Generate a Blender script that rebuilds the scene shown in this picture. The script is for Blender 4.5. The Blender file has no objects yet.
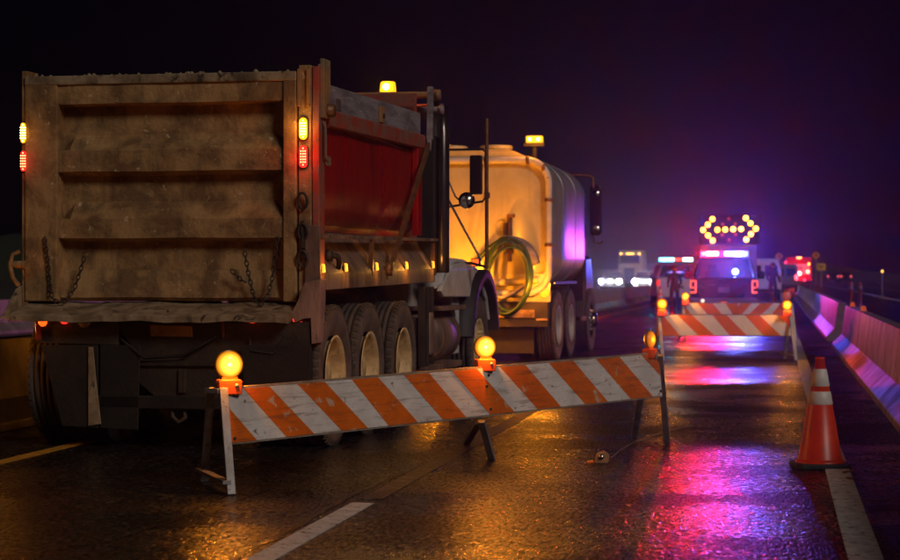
import bpy, math, random
import numpy as np
from mathutils import Vector, Matrix, Euler
random.seed(7)
R_ = math.radians
sc = bpy.context.scene
COL = sc.collection

# ------------------------------------------------------------------ camera, sky, sun, exposure
CAM_H = 1.3; FPX = 2000.0; HZ = 275.0
YAW = math.atan((775 - 450) / FPX); PITCH = -math.atan((280 - HZ) / FPX)
cam = bpy.data.cameras.new('camera'); camo = bpy.data.objects.new('camera', cam); COL.objects.link(camo)
cam.sensor_width = 36; cam.lens = 36 * FPX / 900; cam.clip_end = 3000; cam.clip_start = 0.1
camo.location = (0, 0, CAM_H); camo.rotation_euler = (R_(90) + PITCH, 0, YAW)
cam.dof.use_dof = True; cam.dof.focus_distance = 14.5; cam.dof.aperture_fstop = 3.6
sc.camera = camo
SUN_EL = R_(30); SUN_AZ_TRAVEL = R_(44)         # light comes from behind the camera, a little from the right
w = bpy.data.worlds.new('World'); sc.world = w; w.use_nodes = True
nt = w.node_tree; nt.nodes.clear()
sky = nt.nodes.new('ShaderNodeTexSky'); sky.sky_type = 'NISHITA'; sky.sun_disc = False
sky.sun_elevation = SUN_EL; sky.sun_rotation = math.pi - SUN_AZ_TRAVEL
tint = nt.nodes.new('ShaderNodeMixRGB'); tint.blend_type = 'MULTIPLY'; tint.inputs[0].default_value = 1
tint.inputs[2].default_value = (0.9, 0.32, 0.8, 1)
bg = nt.nodes.new('ShaderNodeBackground'); bg.inputs['Strength'].default_value = 0.00025
wo = nt.nodes.new('ShaderNodeOutputWorld')
nt.links.new(sky.outputs[0], tint.inputs[1]); nt.links.new(tint.outputs[0], bg.inputs[0]); nt.links.new(bg.outputs[0], wo.inputs[0])
sl = bpy.data.lights.new('sun', 'SUN'); sl.energy = 0.85; sl.angle = R_(14); sl.color = (1.0, 0.87, 0.76)
so = bpy.data.objects.new('sun', sl); COL.objects.link(so)
dv = Vector((-math.sin(SUN_AZ_TRAVEL) * math.cos(SUN_EL), math.cos(SUN_AZ_TRAVEL) * math.cos(SUN_EL), -math.sin(SUN_EL)))
so.rotation_euler = dv.to_track_quat('-Z', 'Y').to_euler()
so.location = (5, -10, 12)
sc.view_settings.view_transform = 'Standard'; sc.view_settings.look = 'None'
sc.view_settings.exposure = 0; sc.view_settings.gamma = 1
sc.cycles.use_denoising = True
try: sc.cycles.denoiser = 'OPENIMAGEDENOISE'
except Exception: pass
sc.cycles.max_bounces = 6; sc.cycles.volume_bounces = 0; sc.cycles.diffuse_bounces = 2; sc.cycles.glossy_bounces = 3
sc.cycles.transparent_max_bounces = 8; sc.cycles.sample_clamp_indirect = 4; sc.cycles.sample_clamp_direct = 0
sc.cycles.caustics_reflective = False; sc.cycles.caustics_refractive = False
sc.cycles.blur_glossy = 0.5

# ------------------------------------------------------------------ picture measurements -> real places
F0 = np.array([-math.sin(YAW), math.cos(YAW), 0]); RT = np.array([math.cos(YAW), math.sin(YAW), 0])
FW = F0 * math.cos(PITCH) + np.array([0, 0, math.sin(PITCH)]); UP = np.cross(RT, FW); C0 = np.array([0, 0, CAM_H])
def ray(x, y): return FW + RT * (x - 450) / FPX - UP * (y - 280) / FPX
def ground(x, y, z=0):
    r = ray(x, y); return C0 + r * ((z - CAM_H) / r[2])
def at(x, y, d): return C0 + ray(x, y) * d            # the point seen at a pixel, d metres ahead
class Frame:
    def __init__(s, o, vpx):
        s.a = math.atan((vpx - 450) / FPX) - YAW; s.o = np.array([o[0], o[1], 0.0])
        s.hy = np.array([math.sin(s.a), math.cos(s.a), 0]); s.hx = np.array([math.cos(s.a), -math.sin(s.a), 0])
    def loc(s, p): v = np.array(p) - s.o; return (float(v @ s.hx), float(v @ s.hy), float(p[2]))
    def hit(s, x, y, p, n): r = ray(x, y); return s.loc(C0 + r * (np.dot(p - C0, n) / np.dot(r, n)))
    def S(s, x, y, X=0): p = s.hit(x, y, s.o + s.hx * X, s.hx); return p[1], p[2]      # on a side plane: (Y, Z)
    def B(s, x, y, Y=0): p = s.hit(x, y, s.o + s.hy * Y, s.hy); return p[0], p[2]      # on a rear plane: (X, Z)

# ------------------------------------------------------------------ mesh builder
class MB:
    def __init__(s): s.v = []; s.f = []; s.m = []; s.sm = []
    def poly(s, pts, m=0, sm=False):
        b = len(s.v); s.v += [tuple(p) for p in pts]; s.f.append(tuple(range(b, b + len(pts)))); s.m.append(m); s.sm.append(sm)
    def faces(s, vs, fs, m=0, sm=False):
        b = len(s.v); s.v += [tuple(p) for p in vs]
        for f in fs: s.f.append(tuple(b + i for i in f)); s.m.append(m); s.sm.append(sm)
        return s
    def box(s, x0, x1, y0, y1, z0, z1, m=0):
        vs = [(x, y, z) for z in (z0, z1) for y in (y0, y1) for x in (x0, x1)]
        return s.faces(vs, [(0, 2, 3, 1), (4, 5, 7, 6), (0, 1, 5, 4), (2, 6, 7, 3), (0, 4, 6, 2), (1, 3, 7, 5)], m)
    def prism(s, pts, e, m=0, sm=False):      # pts: 3-D outline, e: extrusion vector
        n = len(pts); e = Vector(e); a = [Vector(p) for p in pts]
        vs = a + [p + e for p in a]
        fs = [tuple(range(n))[::-1], tuple(range(n, 2 * n))] + [(i, (i + 1) % n, n + (i + 1) % n, n + i) for i in range(n)]
        b = len(s.f); s.faces(vs, fs, m)
        if sm:
            for k in range(b + 2, len(s.f)): s.sm[k] = True
        return s
    def beam(s, a, b, wd, ht=None, m=0):
        a = Vector(a); b = Vector(b); ht = ht or wd; d = (b - a).normalized()
        u = d.cross(Vector((0, 0, 1)))
        if u.length < 1e-3: u = Vector((1, 0, 0))
        u.normalize(); v = d.cross(u).normalized(); u = u * wd / 2; v = v * ht / 2
        vs = [a - u - v, a + u - v, a + u + v, a - u + v, b - u - v, b + u - v, b + u + v, b - u + v]
        return s.faces(vs, [(0, 1, 2, 3), (7, 6, 5, 4), (0, 4, 5, 1), (1, 5, 6, 2), (2, 6, 7, 3), (3, 7, 4, 0)], m)
    def tube(s, pts, r, n=10, m=0, closed=False):
        P = [Vector(p) for p in pts]; k = len(P); vs = []; u = None
        rr = r if isinstance(r, (list, tuple)) else [r] * k
        for i, p in enumerate(P):
            if closed: d = P[(i + 1) % k] - P[i - 1]
            else: d = P[min(i + 1, k - 1)] - P[max(i - 1, 0)]
            d.normalize()
            if u is None:
                u = d.cross(Vector((0.13, 0.2, 1)));
                if u.length < 1e-3: u = d.cross(Vector((1, 0, 0)))
            u = (u - d * u.dot(d)).normalized(); v = d.cross(u)
            for j in range(n):
                t = 2 * math.pi * j / n; vs.append(p + (u * math.cos(t) + v * math.sin(t)) * rr[i])
        fs = []
        for i in range(k if closed else k - 1):
            for j in range(n):
                a = i * n + j; b = i * n + (j + 1) % n; c = ((i + 1) % k) * n + (j + 1) % n; d_ = ((i + 1) % k) * n + j
                fs.append((a, b, c, d_))
        s.faces(vs, fs, m, True)
        if not closed:
            s.poly(vs[:n][::-1], m); s.poly(vs[-n:], m)
        return s
    def lathe(s, prof, c=(0, 0, 0), axis='X', n=40, m=0, sm=True, cap=True):   # prof: (radius, position along axis)
        vs = []
        for r, a in prof:
            for j in range(n):
                t = 2 * math.pi * j / n; p, q = r * math.cos(t), r * math.sin(t)
                vs.append({'X': (c[0] + a, c[1] + p, c[2] + q), 'Y': (c[0] - p, c[1] + a, c[2] + q), 'Z': (c[0] + p, c[1] + q, c[2] + a)}[axis])
        fs = [(i * n + j, i * n + (j + 1) % n, (i + 1) * n + (j + 1) % n, (i + 1) * n + j) for i in range(len(prof) - 1) for j in range(n)]
        s.faces(vs, fs, m, sm)
        if cap:
            s.poly(vs[:n][::-1], m); s.poly(vs[-n:], m)
        return s
    def loft(s, rings, m=0, sm=True, cap=True):
        n = len(rings[0]); vs = [p for r in rings for p in r]
        fs = [(i * n + j, i * n + (j + 1) % n, (i + 1) * n + (j + 1) % n, (i + 1) * n + j) for i in range(len(rings) - 1) for j in range(n)]
        s.faces(vs, fs, m, sm)
        if cap: s.poly(rings[0][::-1], m); s.poly(rings[-1], m)
        return s
    def build(s, name, mats, parent=None, loc=(0, 0, 0), rot=(0, 0, 0), bevel=0, label=None, kind=None, fix=True):
        me = bpy.data.meshes.new(name); me.from_pydata([tuple(map(float, v)) for v in s.v], [], s.f)
        for m_ in (mats if isinstance(mats, (list, tuple)) else [mats]): me.materials.append(m_)
        me.polygons.foreach_set('material_index', s.m); me.polygons.foreach_set('use_smooth', s.sm)
        if fix:
            import bmesh
            bm = bmesh.new(); bm.from_mesh(me); bmesh.ops.recalc_face_normals(bm, faces=bm.faces); bm.to_mesh(me); bm.free()
        me.update()
        o = bpy.data.objects.new(name, me); COL.objects.link(o); o.location = loc; o.rotation_euler = rot
        if parent: o.parent = parent
        if bevel:
            b = o.modifiers.new('bevel', 'BEVEL'); b.width = bevel; b.segments = 2; b.limit_method = 'ANGLE'; b.angle_limit = R_(40)
        if label: o['label'] = label
        if kind: o['kind'] = kind
        return o
def tag(o, label, cat, group=None):
    o['label'] = label; o['category'] = cat
    if group: o['group'] = group
    return o
def root(name, loc, rz, label, cat, group=None):
    o = bpy.data.objects.new(name, None); COL.objects.link(o); o.empty_display_size = 0.2
    o.location = loc; o.rotation_euler = (0, 0, rz); return tag(o, label, cat, group)
def copy_tree(o, parent=None):
    c = o.copy(); COL.objects.link(c)
    if parent: c.parent = parent
    for ch in list(o.children): copy_tree(ch, c)
    return c

# ------------------------------------------------------------------ materials
def M(name, c1, c2=None, c3=None, scale=3.0, lo=.4, hi=.62, rough=.6, rvar=0., metal=0., bump=.15, bscale=40., stretch=(1, 1, 1), spec=.5, coat=0., s3=18., t3=.62, world=False, streak=None):
    m = bpy.data.materials.new(name); m.use_nodes = True; n = m.node_tree.nodes; L = m.node_tree.links
    b = n['Principled BSDF']; b.inputs['Roughness'].default_value = rough; b.inputs['Metallic'].default_value = metal
    b.inputs['Specular IOR Level'].default_value = spec; b.inputs['Coat Weight'].default_value = coat; b.inputs['Coat Roughness'].default_value = .12
    c4 = lambda c: (c[0], c[1], c[2], 1)
    b.inputs['Base Color'].default_value = c4(c1)
    if world:
        g = n.new('ShaderNodeNewGeometry'); out = g.outputs['Position']
    else:
        g = n.new('ShaderNodeTexCoord'); out = g.outputs['Object']
    mp = n.new('ShaderNodeMapping'); mp.inputs['Scale'].default_value = stretch; L.new(out, mp.inputs['Vector'])
    def noise(sc_, det=6, dist=0.2):
        t = n.new('ShaderNodeTexNoise'); t.inputs['Scale'].default_value = sc_; t.inputs['Detail'].default_value = det
        t.inputs['Roughness'].default_value = .62; t.inputs['Distortion'].default_value = dist; L.new(mp.outputs[0], t.inputs['Vector']); return t
    col = None
    if c2:
        t = noise(scale, 8); r = n.new('ShaderNodeMapRange'); r.inputs[1].default_value = lo; r.inputs[2].default_value = hi
        L.new(t.outputs[0], r.inputs[0]); mx = n.new('ShaderNodeMixRGB'); mx.inputs[1].default_value = c4(c1); mx.inputs[2].default_value = c4(c2)
        L.new(r.outputs[0], mx.inputs[0]); col = mx.outputs[0]
        if rvar:
            rr = n.new('ShaderNodeMapRange'); rr.inputs[3].default_value = rough - rvar; rr.inputs[4].default_value = rough + rvar
            L.new(r.outputs[0], rr.inputs[0]); L.new(rr.outputs[0], b.inputs['Roughness'])
    if c3:
        t = noise(s3, 6, .6); r = n.new('ShaderNodeMapRange'); r.inputs[1].default_value = t3; r.inputs[2].default_value = t3 + .06
        L.new(t.outputs[0], r.inputs[0]); mx = n.new('ShaderNodeMixRGB'); mx.inputs[2].default_value = c4(c3)
        if col: L.new(col, mx.inputs[1])
        else: mx.inputs[1].default_value = c4(c1)
        L.new(r.outputs[0], mx.inputs[0]); col = mx.outputs[0]
    if streak:
        mp2 = n.new('ShaderNodeMapping'); mp2.inputs['Scale'].default_value = streak[1]; L.new(out, mp2.inputs['Vector'])
        t = n.new('ShaderNodeTexNoise'); t.inputs['Scale'].default_value = 1; t.inputs['Detail'].default_value = 7; t.inputs['Roughness'].default_value = .7; t.inputs['Distortion'].default_value = .5; L.new(mp2.outputs[0], t.inputs['Vector'])
        r = n.new('ShaderNodeMapRange'); r.inputs[1].default_value = streak[2]; r.inputs[2].default_value = streak[3]; r.inputs[4].default_value = streak[4]
        L.new(t.outputs[0], r.inputs[0]); mx = n.new('ShaderNodeMixRGB'); mx.inputs[2].default_value = c4(streak[0])
        if col: L.new(col, mx.inputs[1])
        else: mx.inputs[1].default_value = c4(c1)
        L.new(r.outputs[0], mx.inputs[0]); col = mx.outputs[0]
    if col: L.new(col, b.inputs['Base Color'])
    if bump:
        t = noise(bscale, 4, 0); bp = n.new('ShaderNodeBump'); bp.inputs['Strength'].default_value = bump; bp.inputs['Distance'].default_value = .01
        L.new(t.outputs[0], bp.inputs['Height']); L.new(bp.outputs[0], b.inputs['Normal'])
    return m
def EM(name, c, s):
    m = bpy.data.materials.new(name); m.use_nodes = True; n = m.node_tree.nodes; L = m.node_tree.links
    b = n['Principled BSDF']; b.inputs['Base Color'].default_value = (c[0] * .5, c[1] * .5, c[2] * .5, 1)
    b.inputs['Emission Color'].default_value = (c[0], c[1], c[2], 1); b.inputs['Emission Strength'].default_value = s
    b.inputs['Roughness'].default_value = .25
    return m
def lens_mat(name, c_edge, s_edge, c_mid, s_mid, radius, ax=(0, 1, 2)):
    """a lit lens: brightest round its bulb, with moulded rings"""
    m = bpy.data.materials.new(name); m.use_nodes = True; n = m.node_tree.nodes; L = m.node_tree.links
    b = n['Principled BSDF']; tc = n.new('ShaderNodeTexCoord'); ln = n.new('ShaderNodeVectorMath'); ln.operation = 'LENGTH'
    L.new(tc.outputs['Object'], ln.inputs[0])
    r = n.new('ShaderNodeMapRange'); r.inputs[1].default_value = radius * .12; r.inputs[2].default_value = radius * .95; L.new(ln.outputs['Value'], r.inputs[0])
    pw = n.new('ShaderNodeMath'); pw.operation = 'POWER'; pw.inputs[1].default_value = .4; L.new(r.outputs[0], pw.inputs[0])
    mx = n.new('ShaderNodeMixRGB'); mx.inputs[1].default_value = tuple(x * s_mid for x in c_mid) + (1,); mx.inputs[2].default_value = tuple(x * s_edge for x in c_edge) + (1,)
    L.new(pw.outputs[0], mx.inputs[0])
    wv = n.new('ShaderNodeMath'); wv.operation = 'MULTIPLY'; wv.inputs[1].default_value = 2 * math.pi * 5 / radius; L.new(ln.outputs['Value'], wv.inputs[0])
    sn = n.new('ShaderNodeMath'); sn.operation = 'SINE'; L.new(wv.outputs[0], sn.inputs[0])
    s2 = n.new('ShaderNodeMapRange'); s2.inputs[1].default_value = -1; s2.inputs[2].default_value = 1; s2.inputs[3].default_value = .72; s2.inputs[4].default_value = 1.1; L.new(sn.outputs[0], s2.inputs[0])
    L.new(mx.outputs[0], b.inputs['Emission Color']); L.new(s2.outputs[0], b.inputs['Emission Strength'])
    b.inputs['Base Color'].default_value = (.5, .2, .01, 1); b.inputs['Roughness'].default_value = .15
    return m
def lamp(name, parent, loc, power, color, r=.03, spot=None, direction=None):
    l = bpy.data.lights.new(name, 'SPOT' if spot else 'POINT'); l.energy = power; l.color = color; l.shadow_soft_size = r
    o = bpy.data.objects.new(name, l); COL.objects.link(o); o.location = loc
    if spot: l.spot_size = spot; l.spot_blend = .8; o.rotation_euler = Vector(direction).to_track_quat('-Z', 'Y').to_euler()
    if parent: o.parent = parent
    return o

MAT = {}
MAT['mud'] = M('caked_mud_steel', (.40, .235, .092), (.17, .09, .034), (.56, .40, .23), scale=3.4, lo=.42, hi=.60, rough=.7, bump=.7, bscale=30, s3=16, t3=.63, streak=((.028, .018, .01), (7, 7, 1.3), .5, .72, .6))
MAT['mudlight'] = M('dusty_steel', (.34, .25, .15), (.16, .105, .055), (.04, .028, .018), streak=((.05, .035, .02), (5, 5, 2), .52, .64, .8), scale=5, rough=.75, bump=.6, bscale=20, s3=7, t3=.6)
MAT['rustorange'] = M('rusty_post_steel', (.42, .19, .06), (.22, .13, .07), (.38, .24, .13), scale=5, rough=.7, bump=.35, s3=14)
MAT['redpaint'] = M('dusty_red_paint', (.40, .009, .004), (.24, .012, .006), (.22, .09, .05), streak=((.12, .012, .008), (5, 5, .8), .5, .66, .7), scale=1.4, lo=.42, hi=.72, rough=.38, rvar=.12, bump=.12, bscale=30, s3=5, t3=.7, stretch=(1, 1, .35))
MAT['redrail'] = M('worn_red_rail', (.38, .05, .025), (.24, .12, .09), (.1, .05, .03), scale=6, rough=.6, bump=.3, s3=20)
MAT['greyboard'] = M('weathered_grey_board', (.30, .25, .27), (.15, .12, .13), (.4, .33, .33), scale=4, rough=.7, bump=.4, bscale=24, s3=12, stretch=(1, .5, 3))
MAT['skirt'] = M('dirty_purple_grey_steel', (.28, .17, .125), (.13, .075, .055), (.42, .17, .04), streak=((.05, .03, .022), (6, 6, 1.2), .5, .62, .85), scale=3, rough=.55, bump=.35, bscale=26, s3=4.5, t3=.62, stretch=(1, 1, .4))
MAT['black'] = M('dirty_black_steel', (.010, .008, .007), (.020, .014, .010), scale=5, rough=.6, bump=.3)
MAT['dark'] = M('grimy_shaded_chassis', (.022, .014, .009), (.045, .028, .017), (.012, .008, .006), scale=4, rough=.65, bump=.5)  # grime tone darkened further, underbody shade put into the colour
MAT['rubber'] = M('dusty_tyre_rubber', (.035, .03, .027), (.085, .062, .048), scale=3.5, lo=.35, hi=.6, rough=.75, bump=.3, bscale=60)
MAT['sidewall'] = M('dusty_tyre_sidewall', (.19, .12, .09), (.10, .065, .05), scale=5, rough=.75, bump=.25, bscale=60)
MAT['rim'] = M('dusty_rim', (.80, .56, .27), (.50, .33, .15), (.12, .07, .04), scale=6, rough=.5, metal=.0, bump=.15, s3=16)
MAT['rimgrey'] = M('grey_painted_rim', (.42, .40, .40), (.3, .28, .28), scale=6, rough=.35, bump=.1)
MAT['white'] = M('dirty_white_paint', (.66, .62, .60), (.48, .43, .40), (.25, .19, .15), scale=3, rough=.4, bump=.08, s3=9, t3=.66)
MAT['tank'] = M('cream_tank_paint', (.62, .52, .27), (.46, .36, .17), (.22, .13, .05), streak=((.30, .19, .08), (4, 4, .7), .52, .75, .6), scale=2.2, lo=.4, hi=.75, rough=.27, bump=.03, bscale=8, s3=7, t3=.7, coat=.2)
MAT['tankside'] = M('brushed_aluminium_tank', (.56, .54, .56), (.42, .40, .42), scale=2, rough=.38, metal=.6, bump=.05, bscale=7)
MAT['chrome'] = M('dull_chrome', (.6, .58, .56), (.35, .3, .26), scale=5, rough=.2, metal=1, bump=.05)
MAT['stack'] = M('dark_exhaust_chrome', (.12, .10, .10), (.06, .05, .05), scale=3, rough=.25, metal=.8, bump=.05)
MAT['rustpipe'] = M('rusty_pipe', (.26, .11, .04), (.13, .055, .025), (.4, .26, .14), scale=9, rough=.5, metal=.3, bump=.3)
MAT['hose'] = M('green_rubber_hose', (.014, .048, .010), (.010, .03, .007), (.12, .12, .05), scale=7, rough=.42, bump=.2, bscale=50)
MAT['mirror'] = M('mirror_back', (.012, .008, .012), rough=.35, bump=0)
MAT['orange_sheet'] = M('orange_reflective_sheeting', (.80, .165, .010), (.66, .125, .010), (.62, .40, .28), scale=5, rough=.4, bump=.15, bscale=14, s3=11, t3=.60, streak=((.26, .07, .03), (3, 3, 30), .52, .66, .65))
MAT['white_sheet'] = M('white_reflective_sheeting', (.80, .74, .70), (.66, .60, .56), (.20, .15, .10), scale=5, rough=.4, bump=.15, bscale=14, s3=17, t3=.615, streak=((.24, .19, .15), (3, 3, 30), .52, .64, .65))
MAT['orange_lit'] = M('lit_orange_sheeting', (.95, .22, .015), (.85, .19, .015), scale=5, rough=.35, bump=.05)  # far boards: their stronger lighting put into a brighter orange
MAT['white_lit'] = M('lit_white_sheeting', (.95, .88, .80), (.86, .78, .70), scale=5, rough=.35, bump=.05)  # far boards' white raised to carry their stronger lighting
MAT['board_edge'] = M('board_edge_wood', (.30, .25, .20), (.18, .14, .10), scale=8, rough=.7)
MAT['galv'] = M('galvanised_leg', (.36, .34, .33), (.24, .22, .21), (.15, .1, .07), scale=8, rough=.5, metal=.35, bump=.15)
MAT['orange_plastic'] = M('orange_plastic', (.70, .10, .008), (.58, .08, .008), scale=9, rough=.35, bump=.05)
MAT['cone'] = M('cone_vinyl', (.72, .045, .006), (.58, .034, .005), (.35, .04, .02), streak=((.3, .03, .012), (14, 14, 2), .56, .7, .6), scale=7, rough=.38, bump=.05, s3=22, t3=.68)
MAT['conewhite'] = M('cone_collar', (.72, .66, .62), (.6, .54, .5), scale=12, rough=.45, bump=.1, bscale=90)
MAT['base_rubber'] = M('black_rubber_base', (.02, .018, .018), (.03, .028, .026), scale=9, rough=.6)
MAT['concrete'] = M('damp_concrete', (.21, .175, .15), (.12, .10, .085), (.05, .04, .035), streak=((.06, .045, .035), (1.5, 1.5, .5), .5, .64, .8), scale=1.7, rough=.55, rvar=.08, bump=.35, bscale=24, s3=6, t3=.64, world=True)
MAT['paint_white'] = M('road_paint_white', (.80, .78, .76), (.58, .56, .54), (.06, .055, .05), scale=9, rough=.5, bump=.6, bscale=60, s3=20, t3=.57, world=True)
MAT['paint_yellow'] = M('road_paint_yellow', (.5, .27, .03), (.36, .19, .02), (.05, .04, .03), scale=9, rough=.45, bump=.6, bscale=110, s3=26, t3=.6, world=True)
MAT['glass'] = M('dark_vehicle_glass', (.01, .01, .015), rough=.06, bump=0, spec=.8)
MAT['police'] = M('black_cruiser_paint', (.02, .018, .03), (.028, .024, .036), scale=2, rough=.18, bump=0, coat=.8)
MAT['carwhite'] = M('white_vehicle_paint', (.62, .62, .62), (.5, .5, .5), scale=2, rough=.3, bump=0, coat=.4)
MAT['cargrey'] = M('grey_vehicle_paint', (.15, .14, .16), (.2, .19, .2), scale=2, rough=.3, bump=0, coat=.4)
MAT['firered'] = M('fire_engine_red', (.5, .012, .012), (.42, .01, .01), scale=2, rough=.25, bump=0, coat=.5)
MAT['sign_orange'] = M('orange_sign_face', (.95, .33, .01), rough=.4, bump=0)
MAT['sign_yellow'] = M('yellow_sign_face', (.95, .62, .02), rough=.4, bump=0)
MAT['signblack'] = M('sign_black', (.02, .02, .02), rough=.6, bump=0)
MAT['matblack'] = M('matt_black_panel', (.004, .004, .004), rough=.95, bump=0, spec=.1)
MAT['cloth'] = M('dark_uniform', (.02, .016, .03), (.035, .028, .045), scale=9, rough=.8)
MAT['vest'] = M('dark_red_jacket', (.12, .02, .02), (.08, .015, .02), scale=9, rough=.8)
MAT['skin'] = M('skin', (.42, .24, .17), rough=.5, bump=0)
MAT['cable'] = M('grey_cable', (.30, .2, .16), rough=.5, bump=0)
MAT['leaf'] = M('wet_fallen_leaf', (.22, .09, .03), (.12, .05, .02), scale=30, rough=.35)
MAT['earth'] = M('dark_verge_earth', (.035, .028, .02), (.02, .018, .012), scale=.8, rough=.9, bump=.6, bscale=3)
MAT['foliage'] = M('dark_foliage', (.02, .03, .012), (.04, .05, .02), scale=2, rough=.9, bump=0)

E_AMBER = (1, .36, .02)
MAT['e_amber'] = EM('lit_amber_lens', (1, .40, .012), 1.7)
MAT['e_amber_hot'] = EM('lit_amber_bulb', (1, .62, .12), 16)
MAT['e_red'] = EM('lit_red_lens', (1, .02, .012), 2.4)
MAT['e_red_hot'] = EM('lit_red_leds', (1, .28, .10), 5)
MAT['e_red_dim'] = EM('dim_red_lens', (1, .04, .01), .9)
MAT['e_orange_dim'] = EM('dim_orange_lens', (1, .12, .01), 1.6)
MAT['e_marker'] = EM('side_marker_lens', (1, .42, .03), 1.6)
MAT['lens_off'] = M('unlit_amber_lens', (.45, .13, .01), rough=.15, bump=0)
MAT['lens_red_off'] = M('unlit_red_lens', (.20, .03, .02), rough=.2, bump=0)
MAT['lens_clear_off'] = M('unlit_clear_lens', (.3, .26, .2), rough=.2, bump=0)

# ------------------------------------------------------------------ ground, road, paint
def asphalt_nodes(m):
    n = m.node_tree.nodes; L = m.node_tree.links; b = n['Principled BSDF']
    g = n.new('ShaderNodeNewGeometry')
    def noise(s, det=4, stretch=None, rg=.6):
        t = n.new('ShaderNodeTexNoise'); t.inputs['Scale'].default_value = s; t.inputs['Detail'].default_value = det; t.inputs['Roughness'].default_value = rg
        if stretch:
            mp = n.new('ShaderNodeMapping'); mp.inputs['Scale'].default_value = stretch; L.new(g.outputs['Position'], mp.inputs[0]); L.new(mp.outputs[0], t.inputs[0])
        else: L.new(g.outputs['Position'], t.inputs[0])
        return t.outputs[0]
    fine = noise(1, 1, (62, 15, 10), .5); coarse = noise(1, 1, (40, 9, 4), .5); mid = noise(9, 5); big = noise(.8, 5)
    agg = n.new('ShaderNodeTexVoronoi'); agg.inputs['Scale'].default_value = 1
    mp = n.new('ShaderNodeMapping'); mp.inputs['Scale'].default_value = (46, 20, 20); L.new(g.outputs['Position'], mp.inputs[0]); L.new(mp.outputs[0], agg.inputs[0])
    mx = n.new('ShaderNodeMixRGB'); mx.inputs[1].default_value = (.004, .0036, .0036, 1); mx.inputs[2].default_value = (.012, .010, .009, 1)
    cr = n.new('ShaderNodeMapRange'); cr.inputs[1].default_value = .35; cr.inputs[2].default_value = .7; L.new(mid, cr.inputs[0]); L.new(cr.outputs[0], mx.inputs[0])
    bw = n.new('ShaderNodeSeparateColor'); L.new(agg.outputs['Color'], bw.inputs[0])
    sp = n.new('ShaderNodeMapRange'); sp.inputs[1].default_value = .80; sp.inputs[2].default_value = .98; L.new(bw.outputs[0], sp.inputs[0])
    m2 = n.new('ShaderNodeMixRGB'); m2.inputs[2].default_value = (.06, .052, .045, 1); L.new(mx.outputs[0], m2.inputs[1]); L.new(sp.outputs[0], m2.inputs[0]); L.new(m2.outputs[0], b.inputs['Base Color'])
    rr = n.new('ShaderNodeMapRange'); rr.inputs[1].default_value = .4; rr.inputs[2].default_value = .62; rr.inputs[3].default_value = .20; rr.inputs[4].default_value = .42
    rs = n.new('ShaderNodeMath'); rs.operation = 'MULTIPLY_ADD'; L.new(big, rs.inputs[0]); rs.inputs[1].default_value = .9; wn = noise(1, 3, (24, 16, 5), .7); hf = n.new('ShaderNodeMath'); hf.operation = 'MULTIPLY_ADD'; L.new(wn, hf.inputs[0]); hf.inputs[1].default_value = .9; hf.inputs[2].default_value = -.4; L.new(hf.outputs[0], rs.inputs[2]); L.new(rs.outputs[0], rr.inputs[0]); L.new(rr.outputs[0], b.inputs['Roughness'])
    bp = n.new('ShaderNodeBump'); bp.inputs['Strength'].default_value = 1; bp.inputs['Distance'].default_value = .0044; L.new(fine, bp.inputs['Height'])
    b2 = n.new('ShaderNodeBump'); b2.inputs['Strength'].default_value = 1; b2.inputs['Distance'].default_value = .0048
    L.new(coarse, b2.inputs['Height']); L.new(bp.outputs[0], b2.inputs['Normal']); L.new(b2.outputs[0], b.inputs['Normal'])
    b.inputs['Specular IOR Level'].default_value = .3
    wt = n.new('ShaderNodeMapRange'); wt.inputs[1].default_value = .44; wt.inputs[2].default_value = .60; wt.inputs[3].default_value = .02; wt.inputs[4].default_value = .55
    L.new(noise(1, 2, (55, 14, 5), .6), wt.inputs[0]); L.new(wt.outputs[0], b.inputs['Specular IOR Level'])
asph = bpy.data.materials.new('wet_asphalt'); asph.use_nodes = True; asphalt_nodes(asph)
mb = MB(); mb.poly([(-900, -300, -.30), (900, -300, -.30), (900, 1500, -.30), (-900, 1500, -.30)]); mb.build('ground', MAT['earth'], kind='structure')
mb = MB(); mb.box(-20, 14.5, -30, 700, -.28, 0); mb.build('road', asph, kind='structure')
def stripe(x0, x1, y0, y1, mat, n=1):
    q = MB(); q.box(x0, x1, y0, y1, .001, .004 + .001); return q.build('lane_marking', mat, kind='structure')
stripe(.33, .49, 4, 150, MAT['paint_white'])
stripe(-2.38, -2.25, 3, 11.15, MAT['paint_white'])
MAT['paint_worn'] = M('worn_road_paint', (.02, .017, .015), (.20, .18, .16), (.012, .01, .009), scale=11, lo=.5, hi=.62, rough=.4, bump=.8, bscale=80, s3=20, t3=.5, world=True)
stripe(-2.37, -2.24, 11.35, 19, MAT['paint_worn'])
for y in (25, 38, 51, 64, 77, 90): stripe(-2.37, -2.25, y, y + 3, MAT['paint_worn'])
MAT['tar'] = M('tar_seal', (.004, .004, .004), rough=.22, bump=.5, bscale=60, world=True)
def crack(pts, wd):
    q = MB(); random.seed(len(pts)); L_ = []; R2 = []
    P = []
    for (xa, ya), (xb, yb) in zip(pts, pts[1:]):
        n_ = max(2, int(math.hypot(xb - xa, yb - ya) / .22))
        for k in range(n_): P.append((xa + (xb - xa) * k / n_, ya + (yb - ya) * k / n_))
    for x, y in P:
        j = (random.random() - .5) * .035; w_ = wd * (.5 + random.random()); L_.append((x + j - w_, y, .0028)); R2.append((x + j + w_, y, .0028))
    n_ = len(P); q.faces(L_ + R2, [(i, i + 1, n_ + i + 1, n_ + i) for i in range(n_ - 1)]); q.build('road_crack', MAT['tar'], kind='structure', fix=False)
crack([(-2.44, 6), (-2.46, 12), (-2.2, 16), (-2.21, 40)], .022); crack([(-3.9, 8), (-3.2, 9.4), (-3.0, 12)], .006)
stripe(-5.36, -5.24, 4, 160, MAT['paint_yellow'])
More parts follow.
